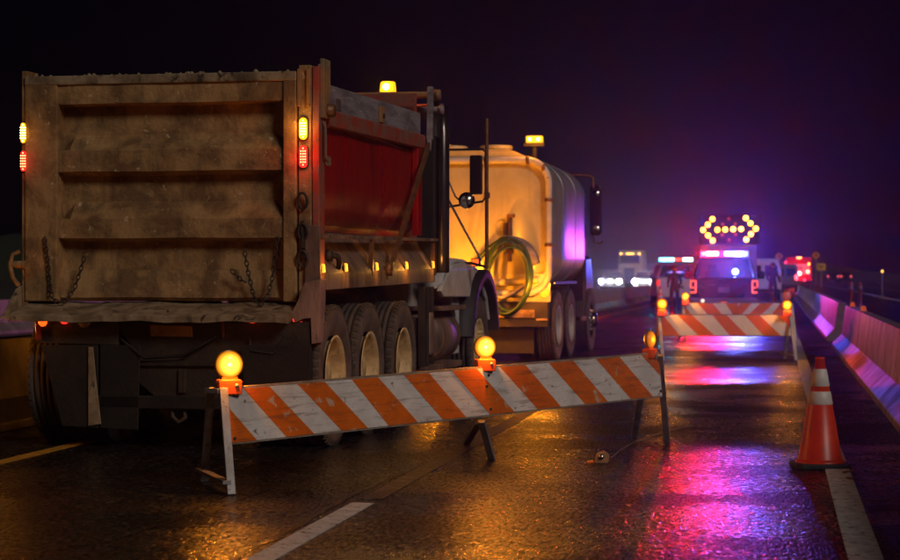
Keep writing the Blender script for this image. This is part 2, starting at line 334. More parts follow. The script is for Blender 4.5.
stripe(6.1, 6.28, 20, 420, MAT['paint_white']); stripe(9.9, 10.04, 20, 420, MAT['paint_white'])
# low dark hill line beyond the road
mb = MB(); pts = []
N = 90
for i in range(N + 1):
    t = i / N; X = -260 + 760 * t; h = 4 + 5 * math.sin(t * 9 + 1) + 4 * math.sin(t * 23) + (7 if X > 60 else 0) + random.random() * 1.5
    pts.append((X, 560 + 60 * math.sin(t * 5), max(h, 1.5)))
rings = [[(x, y - 60, -.6) for x, y, h in pts], [(x, y - 35, h * .6) for x, y, h in pts], [(x, y, h) for x, y, h in pts], [(x, y + 120, h * .9) for x, y, h in pts], [(x, y + 200, -.6) for x, y, h in pts]]
vs = [p for r in rings for p in r]; n1 = N + 1
mb.faces(vs, [(a * n1 + i, a * n1 + i + 1, (a + 1) * n1 + i + 1, (a + 1) * n1 + i) for a in range(4) for i in range(N)], 0, True)
mb.build('hills', MAT['foliage'], kind='structure')

# ------------------------------------------------------------------ concrete barriers
def barrier_mesh(length):
    prof = [(0, 0), (0, .075), (.17, .25), (.235, .76), (.385, .76), (.45, .25), (.62, .075), (.62, 0)]
    me = MB(); g = .022
    rings = []
    for yy, ins in ((g, .012), (g + .02, 0), (length - g - .02, 0), (length - g, .012)):
        rings.append([(.31 + (x - .31) * (1 - ins * 2), yy, z * (1 - ins)) for x, z in prof])
    me.loft(rings, 0, False); return me
BARS = {}
def barrier(x, y0, length, label, group, idx=None):
    key = round(length, 2)
    if key not in BARS:
        o = barrier_mesh(length).build('concrete_barrier', MAT['concrete'], bevel=.012); BARS[key] = o
    else:
        o = BARS[key].copy(); COL.objects.link(o)
    o.location = (x, y0, .0); return tag(o, label, 'barrier', group)
near = [(7.0, 6.0), (13.0, 6.1), (19.1, 6.4), (25.5, 6.4), (31.9, 4.4)]
ORD = ['first', 'second', 'third', 'fourth', 'fifth', 'sixth', 'seventh', 'eighth', 'ninth', 'tenth', 'eleventh', 'twelfth', 'thirteenth', 'fourteenth', 'fifteenth', 'sixteenth', 'seventeenth', 'eighteenth']
names = ['magenta lit concrete barrier nearest the camera on the right edge', 'concrete barrier right of the orange traffic cone, lit pinkish brown', 'purple lit concrete barrier just beyond the one beside the traffic cone',
         'violet lit concrete barrier level with the pair of distant striped boards', 'short concrete barrier before the dark gap, lit magenta']
for (y0, ln), nm in zip(near, names): barrier(1.0, y0, ln, nm, 'concrete barriers along the right shoulder')
y0 = 40.2; k = 0
while y0 < 108:
    barrier(1.0 + .0012 * k * k * .3, y0, 6.1, '%s concrete barrier past the dark gap in the right row' % ORD[k], 'concrete barriers along the right shoulder'); y0 += 6.1; k += 1
y0 = 8.5; k = 0
while y0 < 112:
    lab = 'amber lit concrete barrier behind the rear left tyres of the dump truck' if 14 < y0 < 20 else ('%s median barrier from the rear of the dump truck, behind the trucks' % ORD[k] if y0 < 55 else '%s grey median barrier past the tanker truck, below the oncoming headlights' % ORD[k - 8])
    barrier(-6.9, y0, 6.1, lab, 'concrete median barriers on the left'); y0 += 6.1; k += 1
y0 = 34.0
while y0 < 62:
    barrier(-17.2, y0, 6.1, '%s far concrete barrier from the left edge, beyond the left carriageway' % ORD[int((y0 - 34) / 6)], 'far left concrete barriers'); y0 += 6.1

# ------------------------------------------------------------------ barricades
def clip_poly(poly, a, b):       # keep the part of poly left of line a->b
    out = []
    def side(p): return (b[0] - a[0]) * (p[1] - a[1]) - (b[1] - a[1]) * (p[0] - a[0])
    for i in range(len(poly)):
        p, q = poly[i], poly[(i + 1) % len(poly)]; sp, sq = side(p), side(q)
        if sp >= 0: out.append(p)
        if (sp >= 0) != (sq >= 0):
            t = sp / (sp - sq); out.append((p[0] + (q[0] - p[0]) * t, p[1] + (q[1] - p[1]) * t))
    return out
def inset_clip(poly, quad):
    for i in range(4):
        if len(poly) < 3: return []
        poly = clip_poly(poly, quad[i], quad[(i + 1) % 4])
    return poly
GB = 'striped A-frame barricades closing the lane'
def board_part(rt, quad, stripes, m_or, m_wh, thick=.045):
    """quad: (u, z) corners BL BR TR TL, stripes: (top u0, u1, bottom u0, u1); board faces -Y"""
    q = MB(); e = .012
    q.prism([(u, 0, z) for u, z in quad], (0, thick, 0), 2)
    c = (sum(p[0] for p in quad) / 4, sum(p[1] for p in quad) / 4)
    iq = [(quad[0][0] + e, quad[0][1] + e), (quad[1][0] - e, quad[1][1] + e), (quad[2][0] - e, quad[2][1] - e), (quad[3][0] + e, quad[3][1] - e)]
    q.prism([(u, -.003, z) for u, z in iq], (0, .002, 0), 1)
    ub, ut = quad[0][1], quad[3][1]
    zt = lambda u: quad[3][1] + (quad[2][1] - quad[3][1]) * (u - quad[3][0]) / (quad[2][0] - quad[3][0])
    zb = lambda u: quad[0][1] + (quad[1][1] - quad[0][1]) * (u - quad[0][0]) / (quad[1][0] - quad[0][0])
    for t0, t1, b0, b1 in stripes:
        pl = inset_clip([(b0, zb(b0)), (b1, zb(b1)), (t1, zt(t1)), (t0, zt(t0))], iq)
        if len(pl) >= 3: q.prism([(u, -.0055, z) for u, z in pl], (0, .002, 0), 0)
    return q.build('striped_board', [m_or, m_wh, MAT['board_edge']], rt)
def a_leg(rt, u, ztop, front, back, zf=0, zb=0, wf=.045, brace=True, yb=.09, yf=-.028):
    """two legs joined near the top: front foot at (u+du, y), back foot likewise"""
    q = MB(); q.beam((u, yf, ztop), (front[0], front[1], zf), wf, .03); q.build('leg', MAT['galv'], rt, bevel=.003)
    q = MB(); q.beam((u, yb, ztop - .01), (back[0], back[1], zb), wf, .03); q.build('leg', MAT['galv'], rt, bevel=.003)
    if brace:
        t = .88
        a = Vector((u, -.028, ztop)).lerp(Vector((front[0], front[1], zf)), t); b = Vector((u, yb, ztop)).lerp(Vector((back[0], back[1], zb)), t)
        d = (b - a).normalized() * .08; q = MB(); q.beam(a - d * .2 + Vector((-.03, 0, 0)), b + d + Vector((-.03, 0, 0)), .05, .02); q.build('crossbar', MAT['galv'], rt)
    if yf < 0: q = MB(); q.box(u - .04, u + .04, -.022, yb + .01, ztop - .03, ztop + .0); q.build('bracket', MAT['galv'], rt)

# -- the long one in front
PL = at(224.3, 388, 12.15); PR = at(659, 352, 15.2)
ux = np.array([PR[0] - PL[0], PR[1] - PL[1], 0]); L1 = float(np.linalg.norm(ux)); ux /= L1; uy = np.array([-ux[1], ux[0], 0])
def b1uv(x, y, off=0.):
    r = ray(x, y); p = C0 + r * (np.dot(PL + uy * off - C0, uy) / np.dot(r, uy)); return (float((p - PL) @ ux), float(p[2]))
def b1loc(p): v = np.array(p) - PL; return (float(v @ ux), float(v @ uy), float(p[2]))
bar1 = root('barricade', (PL[0], PL[1], 0), math.atan2(ux[1], ux[0]), 'long orange and white striped barricade beside the dump truck, with scuffed board', 'barricade', GB)
quad = [b1uv(228.8, 445), b1uv(662.7, 397), b1uv(659, 352), b1uv(224.3, 388)]
quad[0] = (quad[0][0] - .0, quad[0][1])
tops = [(-60, -40), (241.3, 267), (295.4, 322.5), (350, 376), (402, 427), (450, 475), (498.4, 523.4), (547, 571.6), (594.3, 617.7), (639.8, 663)]
bots = [(None, 258), (287.7, 315.4), (343, 369), (389.5, 419), (444, 467), (491, 515.4), (538.6, 561.8), (586, 608.6), (631.8, 653.8), (678, 701)]
def ty(x): return 388 + (352 - 388) * (x - 224.3) / (659 - 224.3)
def by(x): return 445 + (397 - 445) * (x - 228.8) / (662.7 - 228.8)
st = []
for (a, b), (c, d) in zip(tops[1:], bots[1:]):
    st.append((b1uv(a, ty(a))[0], b1uv(b, ty(b))[0], b1uv(c, by(c))[0], b1uv(d, by(d))[0]))
u0 = b1uv(258, by(258))[0]; st.insert(0, (-.35, b1uv(212, ty(212))[0], -.1, u0))
board_part(bar1, quad, st, MAT['orange_sheet'], MAT['white_sheet'])
zL, zM, zR = quad[3][1], None, quad[2][1]
fl = b1loc(ground(231.5, 495)); bl = b1loc(ground(204, 481)); a_leg(bar1, -.03, quad[3][1] - .0, fl, bl, wf=.05)
fm = b1loc(ground(492, 459)); bm = b1loc(ground(466, 444)); um = (quad[0][0] + quad[1][0]) / 2 + .12
zm = (quad[2][1] + quad[3][1]) / 2
a_leg(bar1, b1uv(488, 370)[0], quad[0][1] + .02, fm, bm, wf=.05, brace=False, yf=.062)
fr = b1loc(ground(667, 441)); br = b1loc(ground(634, 437)); a_leg(bar1, quad[2][0] - .03, quad[2][1] - .02, fr, br, wf=.05, brace=False)
q = MB()
for px, py in ((234, 438), (233, 394), (486, 386), (490, 409), (656.5, 357), (660, 391), (488, 375)):
    u, z = b1uv(px, py); q.lathe([(.001, -.0125), (.010, -.012), (.012, -.006)], (u, 0, z), 'Y', 10)
q.build('bolt', MAT['signblack'], bar1)

# -- the two further up the lane
def far_barricade(xl, xr, yt, yb, d, stripes, label, legs):
    a = at(xl, yt, d); b = at(xr, yt, d); c = at(xl, yb, d); L = float(np.linalg.norm(b - a)); rz = math.atan2((b - a)[1], (b - a)[0])
    rt = root('barricade', (a[0], a[1], 0), rz, label, 'barricade', GB)
    k = L / (xr - xl); z1 = float(a[2]); z0 = float(c[2])
    board_part(rt, [(0, z0), (L, z0), (L, z1), (0, z1)], [tuple((p - xl) * k for p in s_) for s_ in stripes], MAT['orange_lit'], MAT['white_lit'])
    for u in (.03, L - .03): a_leg(rt, u, z1 - .03, (u + .03, -.30), (u - .02, .42), wf=.05, brace=True)
    return rt
bar2 = far_barricade(657, 792.6, 314.3, 336.4, 30.6, [(640, 662.3, 668.3 - 12, 680.6), (676.8, 691, 699.5, 715.5), (711.8, 726, 730.7, 747.7), (744, 758.5, 764.7, 781.7), (777, 793, 800, 816)],
    'bright striped barricade across the lane in front of the police pickup, nearer of the pair', None)
bar3 = far_barricade(681.2, 793, 302.6, 319, 40.0, [(675, 683, 683, 694), (697, 712, 712, 726), (725, 738, 736, 737), (741, 752, 728, 738), (761, 774, 744, 757), (781, 792, 768, 781)],
    'striped barricade with opposed stripes standing behind the nearer one before the police pickup', None)

# -- warning lights on them
LENS = lens_mat('lit_warning_lens', (1, .33, .003), .92, (1, .60, .13), 5.5, .09)
LENS_DIM = lens_mat('dim_warning_lens', (.62, .16, .004), .75, (1, .45, .04), 1.6, .09)
LENS_RED = lens_mat('dull_red_warning_lens', (.28, .03, .01), .5, (.5, .05, .02), .6, .09)
GW = 'round warning lights on the barricades'
def warn_light(p, yaw_, label, lens, power, r=.09, s=1.0):
    """p: world position of the base of its housing; yaw_: direction its disc faces"""
    rt = root('warning_light', tuple(p), yaw_, label, 'warning light', GW)
    rt.scale = (s, s, s)
    h = .10; zc = h + r + .004
    q = MB(); q.prism([(-.075, -.05, 0), (.075, -.05, 0), (.08, -.05, h * .86), (.068, -.05, h), (-.068, -.05, h), (-.08, -.05, h * .86)], (0, .10, 0)); q.build('battery_case', MAT['orange_plastic'], rt, bevel=.008)
    q = MB(); q.lathe([(.001, -.004), (.012, -.004), (.013, .002)], (.04, -.052, .06), 'Y', 12); q.build('lock_bolt', MAT['galv'], rt)
    q = MB(); q.box(-.05, .05, -.022, .022, h - .002, h + .014); q.build('neck', MAT['orange_plastic'], rt)
    prof = [(.001, -.046), (r * .35, -.044), (r * .7, -.036), (r * .93, -.02), (r * .97, -.008), (r * .97, .008), (r * .93, .02), (r * .7, .036), (r * .35, .044), (.001, .046)]
    q = MB(); q.lathe(prof, (0, 0, 0), 'Y', 40); q.build('lens', lens, rt, loc=(0, 0, zc))
    q = MB(); q.lathe([(r * .96, -.012), (r * 1.04, -.012), (r * 1.04, .012), (r * .96, .012), (r * .96, -.012)], (0, 0, zc), 'Y', 40, cap=False); q.build('rim', MAT['lens_off'], rt)
    if power:
        lamp('bulb', rt, (0, -.075, zc), power * 1.3, (1, .30, .02), .016)
        lamp('bulb', rt, (0, .075, zc), power, (1, .30, .02), .016)
    return rt
u, z = b1uv(230, 388); face = math.atan2(ux[1], ux[0])
def on1(px, yawv, label, lens, power, s=1.0, dz=0):
    u = b1uv(px, ty(px))[0]; p = PL + ux * u + uy * .02; zt = b1uv(px, ty(px))[1]
    return warn_light((p[0], p[1], zt - .045 + dz), yawv, label, lens, power, s=s)
on1(231, YAW + .35, 'brightly lit amber warning light on the near left end of the long barricade', LENS, 9, s=.95, dz=.0)
on1(487, YAW + .3, 'lit amber warning light at the middle of the long barricade, before the truck steps', LENS, 9, s=.86, dz=.01)
on1(652, YAW + 1.0, 'dim amber warning light turned aside on the far right end of the long barricade', LENS_DIM, .4, s=.74, dz=.0)
def on_far(px, py, d, lens, power, label, s=.9, yawv=None, z0=None):
    p = at(px, py, d); warn_light((p[0], p[1], float(p[2])), YAW if yawv is None else yawv, label, lens, power, s=s)
on_far(662, 316, 30.55, LENS_DIM, 9, 'amber warning light on the left end of the nearer far barricade', .95)
on_far(786.8, 316.5, 30.5, LENS_DIM, 8, 'amber warning light on the right end of the nearer far barricade', .9)
on_far(685.3, 305.5, 39.95, LENS_DIM, 8, 'amber warning light on the left end of the rearmost barricade', .95)
on_far(786.6, 305.5, 39.95, LENS_RED, 0, 'dull dark red warning light on the right end of the rearmost barricade', 1.0)

# ------------------------------------------------------------------ traffic cone
g = ground(820, 467); s = 111 / 193 * 1.3
cone = root('traffic_cone', (g[0], g[1], 0), YAW, 'orange traffic cone with two white collars on a black base, on the right lane line', 'traffic cone')
H_ = .745
rad = lambda z: .152 - (.152 - .028) * (z - .035) / (H_ - .035)
q = MB(); pr_ = [(-.185, -.15), (-.15, -.185), (.15, -.185), (.185, -.15), (.185, .15), (.15, .185), (-.15, .185), (-.185, .15)]
q.prism([(x, y, .0) for x, y in pr_], (0, 0, .034)); q.build('base', MAT['base_rubber'], cone, bevel=.006)
q = MB(); q.lathe([(.168, .034), (.166, .047), (.153, .052), (rad(.06), .06), (rad(.4), .4), (.030, .725), (.033, .728), (.033, .745), (.024, .745), (.022, .70), (.12, .06)], axis='Z', n=48, cap=False); q.build('cone_body', MAT['cone'], cone)
def collar(z0, z1):
    q = MB(); q.lathe([(rad(z0) + .0005, z0), (rad(z0) + .003, z0 + .003), (rad(z1) + .003, z1 - .003), (rad(z1) + .0005, z1)], axis='Z', n=48, cap=False); q.build('reflective_collar', MAT['conewhite'], cone)
zf = lambda f: H_ * f
collar(zf(.572), zf(.690)); collar(zf(.735), zf(.893))

# ------------------------------------------------------------------ small things on the road
g = ground(601, 463)
frag = root('broken_lamp', (g[0], g[1], 0), YAW, 'broken orange warning lamp head lying on the wet asphalt with its wire', 'broken lamp')
q = MB(); q.prism([(-.05, -.03, 0), (.045, -.035, 0), (.055, -.02, .05), (.02, -.02, .085), (-.035, -.03, .07)], (.01, .07, .0)); q.build('case', MAT['rustorange'], frag, bevel=.008)
q = MB(); q.prism([(-.10, -.02, .003), (-.05, -.03, .003), (-.055, -.02, .02), (-.095, -.015, .012)], (0, .05, 0)); q.build('shard', MAT['lens_off'], frag)
q = MB(); q.lathe([(.001, -.012), (.016, -.01), (.02, 0)], (0, -.035, .045), 'Y', 10); q.build('contact', MAT['chrome'], frag)
pts = [(611, 458), (620, 450), (632, 443), (645, 438), (660, 433), (675, 429), (692, 425.5)]
q = MB(); P = [ground(x, y, .006) for x, y in pts]
q.tube(P, .0032, 6); o = q.build('wire', MAT['cable']); tag(o, 'thin wire trailing over the road from the broken lamp under the long barricade', 'wire')
def leaf(px, py, s, label):
    g = ground(px, py); q = MB(); n = 10
    top = [(s * math.cos(2 * math.pi * i / n) * (1.6 if i % 2 else 1.2), s * math.sin(2 * math.pi * i / n) * .8, .012 + .006 * math.sin(i * 1.7)) for i in range(n)]
    q.prism(top, (0, 0, .004)); o = q.build('fallen_leaf', MAT['leaf'], loc=(g[0], g[1], 0), rot=(0, 0, random.random() * .6)); tag(o, label, 'leaf', 'fallen leaves on the shoulder')
leaf(883, 503, .06, 'wet brown leaf on the dark shoulder right of the white line')
leaf(852, 480, .028, 'small yellow brown leaf beside the cone base on the white line')
leaf(846, 474, .022, 'tiny leaf scrap just behind the traffic cone base')
leaf(838, 443, .03, 'curled leaf behind the cone on its right side')

# ------------------------------------------------------------------ dump truck
T = Frame(ground(336, 445), 860)
truck = root('dump_truck', (T.o[0], T.o[1], 0), -T.a, 'muddy dump truck with red box sides and corrugated tailgate seen from behind', 'dump truck')
BW = -2.36; YR = -.46
def bx(name, mat, x0, x1, y0, y1, z0, z1, bevel=.008, label=None, parent=None):
    q = MB(); q.box(x0, x1, y0, y1, z0, z1); return q.build(name, MAT[mat], parent or truck, bevel=bevel, label=label)
XL, XR = -2.14, -.175     # tailgate panel between these
# tailgate: profile in (y, z) swept across; sloped ledges and dark undersides
zt0 = 2.81
prof = [(-.47, 2.80), (-.47, 2.60), (-.345, 2.585), (-.345, 2.37), (-.465, 2.245), (-.465, 2.085), (-.345, 2.055), (-.345, 1.86), (-.465, 1.725), (-.465, 1.58), (-.345, 1.55), (-.345, 1.345), (-.38, 1.335), (-.43, 1.13), (-.40, 1.105)]
q = MB(); NX = 26; rings = []; XA = XL + .07; XB = XR - .10
xs = [XA] + [XA + .10 + (XB - XA - .20) * i / (NX - 2) for i in range(NX - 1)] + [XB]
for i, X in enumerate(xs):
    ring = []
    for k, (y, z) in enumerate(prof):
        if i in (0, NX) and k in (3, 7): z = prof[k + 1][1] + .012
        ring.append((X, y + (.007 * math.sin(X * 5 + z * 7) * .5 + .002 * math.sin(X * 13 - z * 3)), z + .002 * math.sin(X * 6 + z * 9)))
    rings.append(ring)
n = len(prof); vs = [p for r in rings for p in r]
q.faces(vs, [(i * n + j, i * n + j + 1, (i + 1) * n + j + 1, (i + 1) * n + j) for i in range(NX) for j in range(n - 1)], 0, False)
gate = q.build('tailgate', MAT['mud'], truck)
# mitred ends of the ribs
for sx, xa, xb in ((1, XR - .10, XR - .165), (-1, XL + .07, XL + .135)):
    pass
def gp(name, x0, x1, y0, y1, z0, z1, mat='mud'): q = MB(); q.box(x0, x1, y0, y1, z0, z1); return q.build(name, MAT[mat], gate, bevel=.01)
gp('gate_frame', -2.33, XL + .075, -.485, -.24, 1.10, 2.80); gp('gate_frame', XR - .105, XR + .0, -.485, -.24, 1.10, 2.80)
gp('gate_frame', -2.33, XR, -.49, -.24, 2.745, 2.815, 'mudlight')
gp('gate_backing', -2.30, -.18, -.235, -.21, 1.1, 2.78, 'dark')
q = MB()
random.seed(3)
for i in range(60):      # lumps of dried material on the top edge
    x = -2.3 + random.random() * 2.1; r = .008 + random.random() * .02; yy = -.44 + random.random() * .12
    q.lathe([(.001, -r * .4), (r, 0), (r * .6, r * .6), (.001, r)], (x, yy, 2.815), 'Z', 6, cap=False)
q.build('dirt_crust', MAT['mudlight'], gate, kind='stuff')
# bent spill apron under the gate
q = MB(); rings = []
for i in range(25):
    t = i / 24; X = -2.40 + 2.24 * t; w = .006 * math.sin(t * 17) + .004 * math.sin(t * 41)
    rings.append([(X, -.36, 1.095 + w), (X, -.78, 1.005 + w), (X, -.80, .995 + w), (X, -.80, .955 + w), (X, -.76, .95 + w), (X, -.36, 1.04)])
rings[0] = [(-2.33, p[1], p[2]) for p in rings[0]]
q.loft(rings, 0, False); q.build('spill_apron', MAT['mudlight'], truck)
# corner posts with stacked lamps
def post(x0, x1, mat='mud'): return bx('corner_post', mat, x0, x1, YR - .01, YR + .2, .98, 2.86)
pl_ = post(-2.36, -2.31 + .0, 'mud'); pr2 = post(XR + .012, -.065, 'mud')
bx('post_flange', 'redrail', -.06, -.006, YR, YR + .16, 1.2, 2.85)
for x in (-.085, -.155):
    bx('post_rod', 'rustorange', x - .014, x + .014, YR - .03, YR - .008, 2.55, 2.83, .004)
def stadium(w_, h_, n=8):
    r = w_ / 2; pts = []
    for k in range(n + 1): t = math.pi * k / n; pts.append((r * math.cos(t), h_ / 2 - r + r * math.sin(t)))
    for k in range(n + 1): t = math.pi + math.pi * k / n; pts.append((r * math.cos(t), -h_ / 2 + r + r * math.sin(t)))
    return pts
def oval_lamp(x, z, name, em, hot, power, col, y=YR - .012, w_=.062, h_=.165):
    q = MB(); q.prism([(a, .0, b) for a, b in stadium(w_ * 1.12, h_ * 1.06)], (0, .012, 0)); ho = q.build(name, MAT['black'], truck, loc=(x, y - .012, z))
    q = MB(); q.prism([(a, -.012, b) for a, b in stadium(w_, h_)], (0, .014, 0)); q.build('lens', MAT[em], ho)
    q = MB()
    for r_ in range(7):
        for c_ in (-1, 0, 1):
            if abs(r_ - 3) == 3 and c_: continue
            q.lathe([(.001, -.005), (.0055, -.003), (.0065, 0)], (c_ * .0165, -.0115, (r_ - 3) * .0205), 'Y', 6)
    q.build('led', MAT[hot], ho)
    lamp('lamp_glow', truck, (x, y - .09, z), power, col, .03)
oval_lamp(-.121, 2.385, 'marker_lamp', 'e_amber', 'e_amber_hot', 1.6, (1, .42, .05)); oval_lamp(-.121, 2.178, 'stop_lamp', 'e_red', 'e_red_hot', 1.2, (1, .03, .02))
for z, nm, em, hot in ((2.385, 'marker_lamp', 'e_amber', 'e_amber_hot'), (2.17, 'stop_lamp', 'e_red', 'e_red_hot')):
    oval_lamp(-2.338, z, nm, em, hot, .25, (1, .4, .05) if 'amber' in em else (1, .03, .02), w_=.036, h_=.155)
# latches, rings and bolts on the right post
q = MB()
for z in (1.85, 1.62, 1.42): 
    q.tube([(-.12 + .035 * math.cos(t), YR - .05 - .01 * math.sin(t), z + .06 * math.sin(t)) for t in [2 * math.pi * k / 14 for k in range(14)]], .011, 6, closed=True)
q.beam((-.125, YR - .04, 1.7), (-.115, YR - .04, 1.50), .03, .02); q.beam((-.15, YR - .03, 1.47), (-.09, YR - .05, 1.44), .03, .03)
q.build('latch', MAT['dark'], truck)
q = MB(); q.tube([(-2.36, -.5, 1.48), (-2.41, -.52, 1.46), (-2.43, -.53, 1.38), (-2.41, -.52, 1.28), (-2.37, -.5, 1.22)], .018, 8); q.lathe([(.03, -.05), (.03, .05)], (-2.37, -.5, 1.38), 'X', 10); q.build('latch_hook', MAT['mud'], truck)
# chains
def chain(pts, name='safety_chain'):
    P = [Vector(p) for p in pts]; cum = [0]
    for a, b in zip(P, P[1:]): cum.append(cum[-1] + (b - a).length)
    q = MB(); step = .036; k = 0; t = 0
    while t < cum[-1]:
        i = max(j for j in range(len(cum)) if cum[j] <= t); i = min(i, len(P) - 2)
        f = (t - cum[i]) / (cum[i + 1] - cum[i]); c = P[i].lerp(P[i + 1], f); d = (P[i + 1] - P[i]).normalized()
        side = Vector((0, -1, 0)) if k % 2 else d.cross(Vector((0, -1, 0))).normalized()
        q.tube([c + d * .024 * math.cos(a) + side * .014 * math.sin(a) for a in [2 * math.pi * j / 10 for j in range(10)]], .0048, 5, closed=True)
        t += step; k += 1
    q.build(name, MAT['dark'], truck)
def ch(px): return [(T.B(x, y, -.50)[0], -.50 - (.05 if y > 296 else 0), T.B(x, y, -.50)[1]) for x, y in px]
chain(ch([(45, 240), (48, 262), (50, 285), (55, 298), (61, 303), (68, 300), (74, 290), (80, 272), (85, 255)]))
chain(ch([(245, 254), (248, 272), (252, 290), (257, 301), (263, 304), (269, 297), (272, 280), (275, 258), (277, 240)]))
chain(ch([(233, 272), (240, 279), (247, 283)]))
# rusty torn bracket at the right rear corner and wedge at the left
def platex(px, Y, th, name, mat): 
    q = MB(); q.prism([(T.B(x, y, Y)[0], Y, T.B(x, y, Y)[1]) for x, y in px], (0, th, 0)); return q.build(name, MAT[mat], truck, bevel=.004)
MAT['rustpink'] = M('rusty_bracket_steel', (.38, .22, .16), (.22, .12, .09), (.12, .06, .045), scale=7, rough=.65, bump=.5, bscale=20, s3=9, stretch=(2, 1, .4))
platex([(304, 283), (320, 279), (320, 300), (317.5, 343), (311.5, 344), (310.5, 318), (303, 319), (294, 323), (292.5, 311), (298, 300)], -.62, .16, 'corner_bracket', 'rustpink')
platex([(305, 225), (319.5, 225), (320.5, 284), (305, 284)], -.50, .03, 'post_sheath', 'skirt')
q = MB(); a = T.B(7, 317, -.8); b = T.B(23, 289, -.5)
q.prism([(-2.40, -.78, .97), (-2.40, -.46, .97), (-2.40, -.46, 1.22)], (.04, 0, 0)); q.build('apron_gusset', MAT['mudlight'], truck, bevel=.004)
# red box side: vertical upper sheet curving in at the bottom, between rail and ledge
YF = 3.25
sec = [(-.07, 2.44), (-.06, 2.2), (-.055, 1.98), (-.075, 1.82), (-.125, 1.72), (-.22, 1.64)]
q = MB(); NY = 30; vs = []
for i in range(NY + 1):
    y = -.30 + (YF + .30) * i / NY
    for x, z in sec: vs.append((x + .006 * math.sin(y * 4 + z * 5) - (.03 * max(0, (y - 2.6)) if z < 2.3 else 0), y, z))
n = len(sec); q.faces(vs, [(i * n + j, i * n + j + 1, (i + 1) * n + j + 1, (i + 1) * n + j) for i in range(NY) for j in range(n - 1)], 0, True)
side = q.build('box_side', MAT['redpaint'], truck)
q = MB(); q.box(BW, BW + .04, -.3, YF, 1.6, 2.5); q.build('box_side', MAT['redpaint'], truck)
q = MB(); q.box(BW + .05, -.10, YF, YF + .05, 1.6, 2.98); q.build('box_front', MAT['redrail'], truck)
q = MB(); q.box(BW + .2, -.25, -.25, YF, 1.52, 1.6); q.build('box_floor', MAT['dark'], truck)
bx('side_post', 'redpaint', -.07, -.01, 2.95, 3.12, 1.66, 2.5); 
q = MB(); q.prism([(0.0, -.30, 2.425), (0.0, -.30, 2.54), (-.012, -.30, 2.55), (-.11, -.30, 2.55), (-.11, -.30, 2.43)], (0, YF + .27, .04)); q.build('top_rail', MAT['redrail'], truck, bevel=.006)
q = MB(); q.prism([(-.03, -.22, 2.552), (-.03, -.22, 2.745), (-.075, -.22, 2.745), (-.075, -.22, 2.552)], (0, YF + .1, .04)); q.build('side_board', MAT['greyboard'], truck)
q = MB(); q.prism([(BW + .03, -.22, 2.50), (BW + .03, -.22, 2.745), (BW + .075, -.22, 2.745), (BW + .075, -.22, 2.50)], (0, YF + .1, .04)); q.build('side_board', MAT['greyboard'], truck)
bx('board_bracket', 'rustorange', -.028, -.006, 1.50, 1.64, 2.58, 2.72, .004)
q = MB(); q.lathe([(.001, .02), (.018, .02), (.02, 0)], (-.01, 1.57, 2.64), 'X', 10); q.build('bolt', MAT['dark'], truck)
bx('board_patch', 'skirt', -.029, -.024, .12, .24, 2.57, 2.66, .002)
# upper gate hinge
bx('gate_hinge', 'rustorange', -.03, .02, -.42, -.24, 2.47, 2.87, .006); bx('hinge_cap', 'mudlight', -.02, .012, -.39, -.20, 2.62, 2.915, .006)
q = MB(); q.lathe([(.001, -.05), (.05, -.05), (.05, .05), (.001, .05)], (.02, -.31, 2.53), 'X', 16); q.build('hinge_pin', MAT['rustpipe'], truck)
q = MB(); q.tube([(.0, -.38, 2.44), (.02, -.38, 2.40), (.02, -.38, 2.18), (.02, -.30, 2.15)], .012, 6); q.box(.01, .02, -.33, -.22, 2.12, 2.19); q.build('release_rod', MAT['skirt'], truck)
# ledge, sloped skirt, lower rail
q = MB(); q.prism([(.01, -.44, 1.575), (.01, -.44, 1.600), (-.10, -.44, 1.605), (-.10, -.44, 1.575)], (0, 4.17, .045)); q.build('ledge_rail', MAT['skirt'], truck)
q = MB(); q.prism([(-.25, -.40, 1.64), (-.20, -.40, 1.60), (-.03, -.40, 1.34), (-.012, -.40, 1.31), (-.012, -.40, 1.185), (-.06, -.40, 1.18), (-.08, -.40, 1.3)], (0, 4.1, .05)); q.build('sloped_skirt', MAT['skirt'], truck, bevel=.004)
for y in (1.2, 3.62):
    q = MB(); q.prism([(.0, y, 1.60), (-.03, y, 1.60), (-.05, y, 1.30), (-.005, y, 1.30)], (0, .03, 0)); q.build('skirt_rib', MAT['rustpipe'], truck)
q = MB(); q.tube([(-.06, .02, 1.46), (.0, .05, 1.44), (.0, .10, 1.40), (-.02, .16, 1.36)], .022, 8); q.lathe([(.001, -.02), (.045, -.02), (.045, .03), (.001, .03)], (-.06, .0, 1.45), 'X', 12); q.build('hinge_knuckle', MAT['dark'], truck)
for y in (.32, 1.336, 2.447, 3.565, -.40):
    z = 1.35 + .012 * (y + .4)
    xx = -.012 if y > -.3 else 0.0
    q = MB(); q.lathe([(.001, .012), (.026, .010), (.032, 0)], (xx - .006, y, z), 'X', 14); mo = q.build('side_marker', MAT['black'], truck)
    q = MB(); q.faces([(xx + .004, y - .02, z - .035), (xx + .004, y + .02, z - .035), (xx + .022, y + .02, z - .03), (xx + .022, y - .02, z - .03), (xx - .002, y - .02, z + .035), (xx - .002, y + .02, z + .035), (xx + .016, y + .02, z + .03), (xx + .016, y - .02, z + .03)],
        [(0, 1, 2, 3), (4, 5, 6, 7), (0, 1, 5, 4), (1, 2, 6, 5), (2, 3, 7, 6), (3, 0, 4, 7)]); q.build('lens', MAT['e_marker'], mo, bevel=.004)
    lamp('lamp_glow', truck, (xx + .07, y, z), 1.0 if y != 2.447 else 2.0, (1, .42, .05), .02)
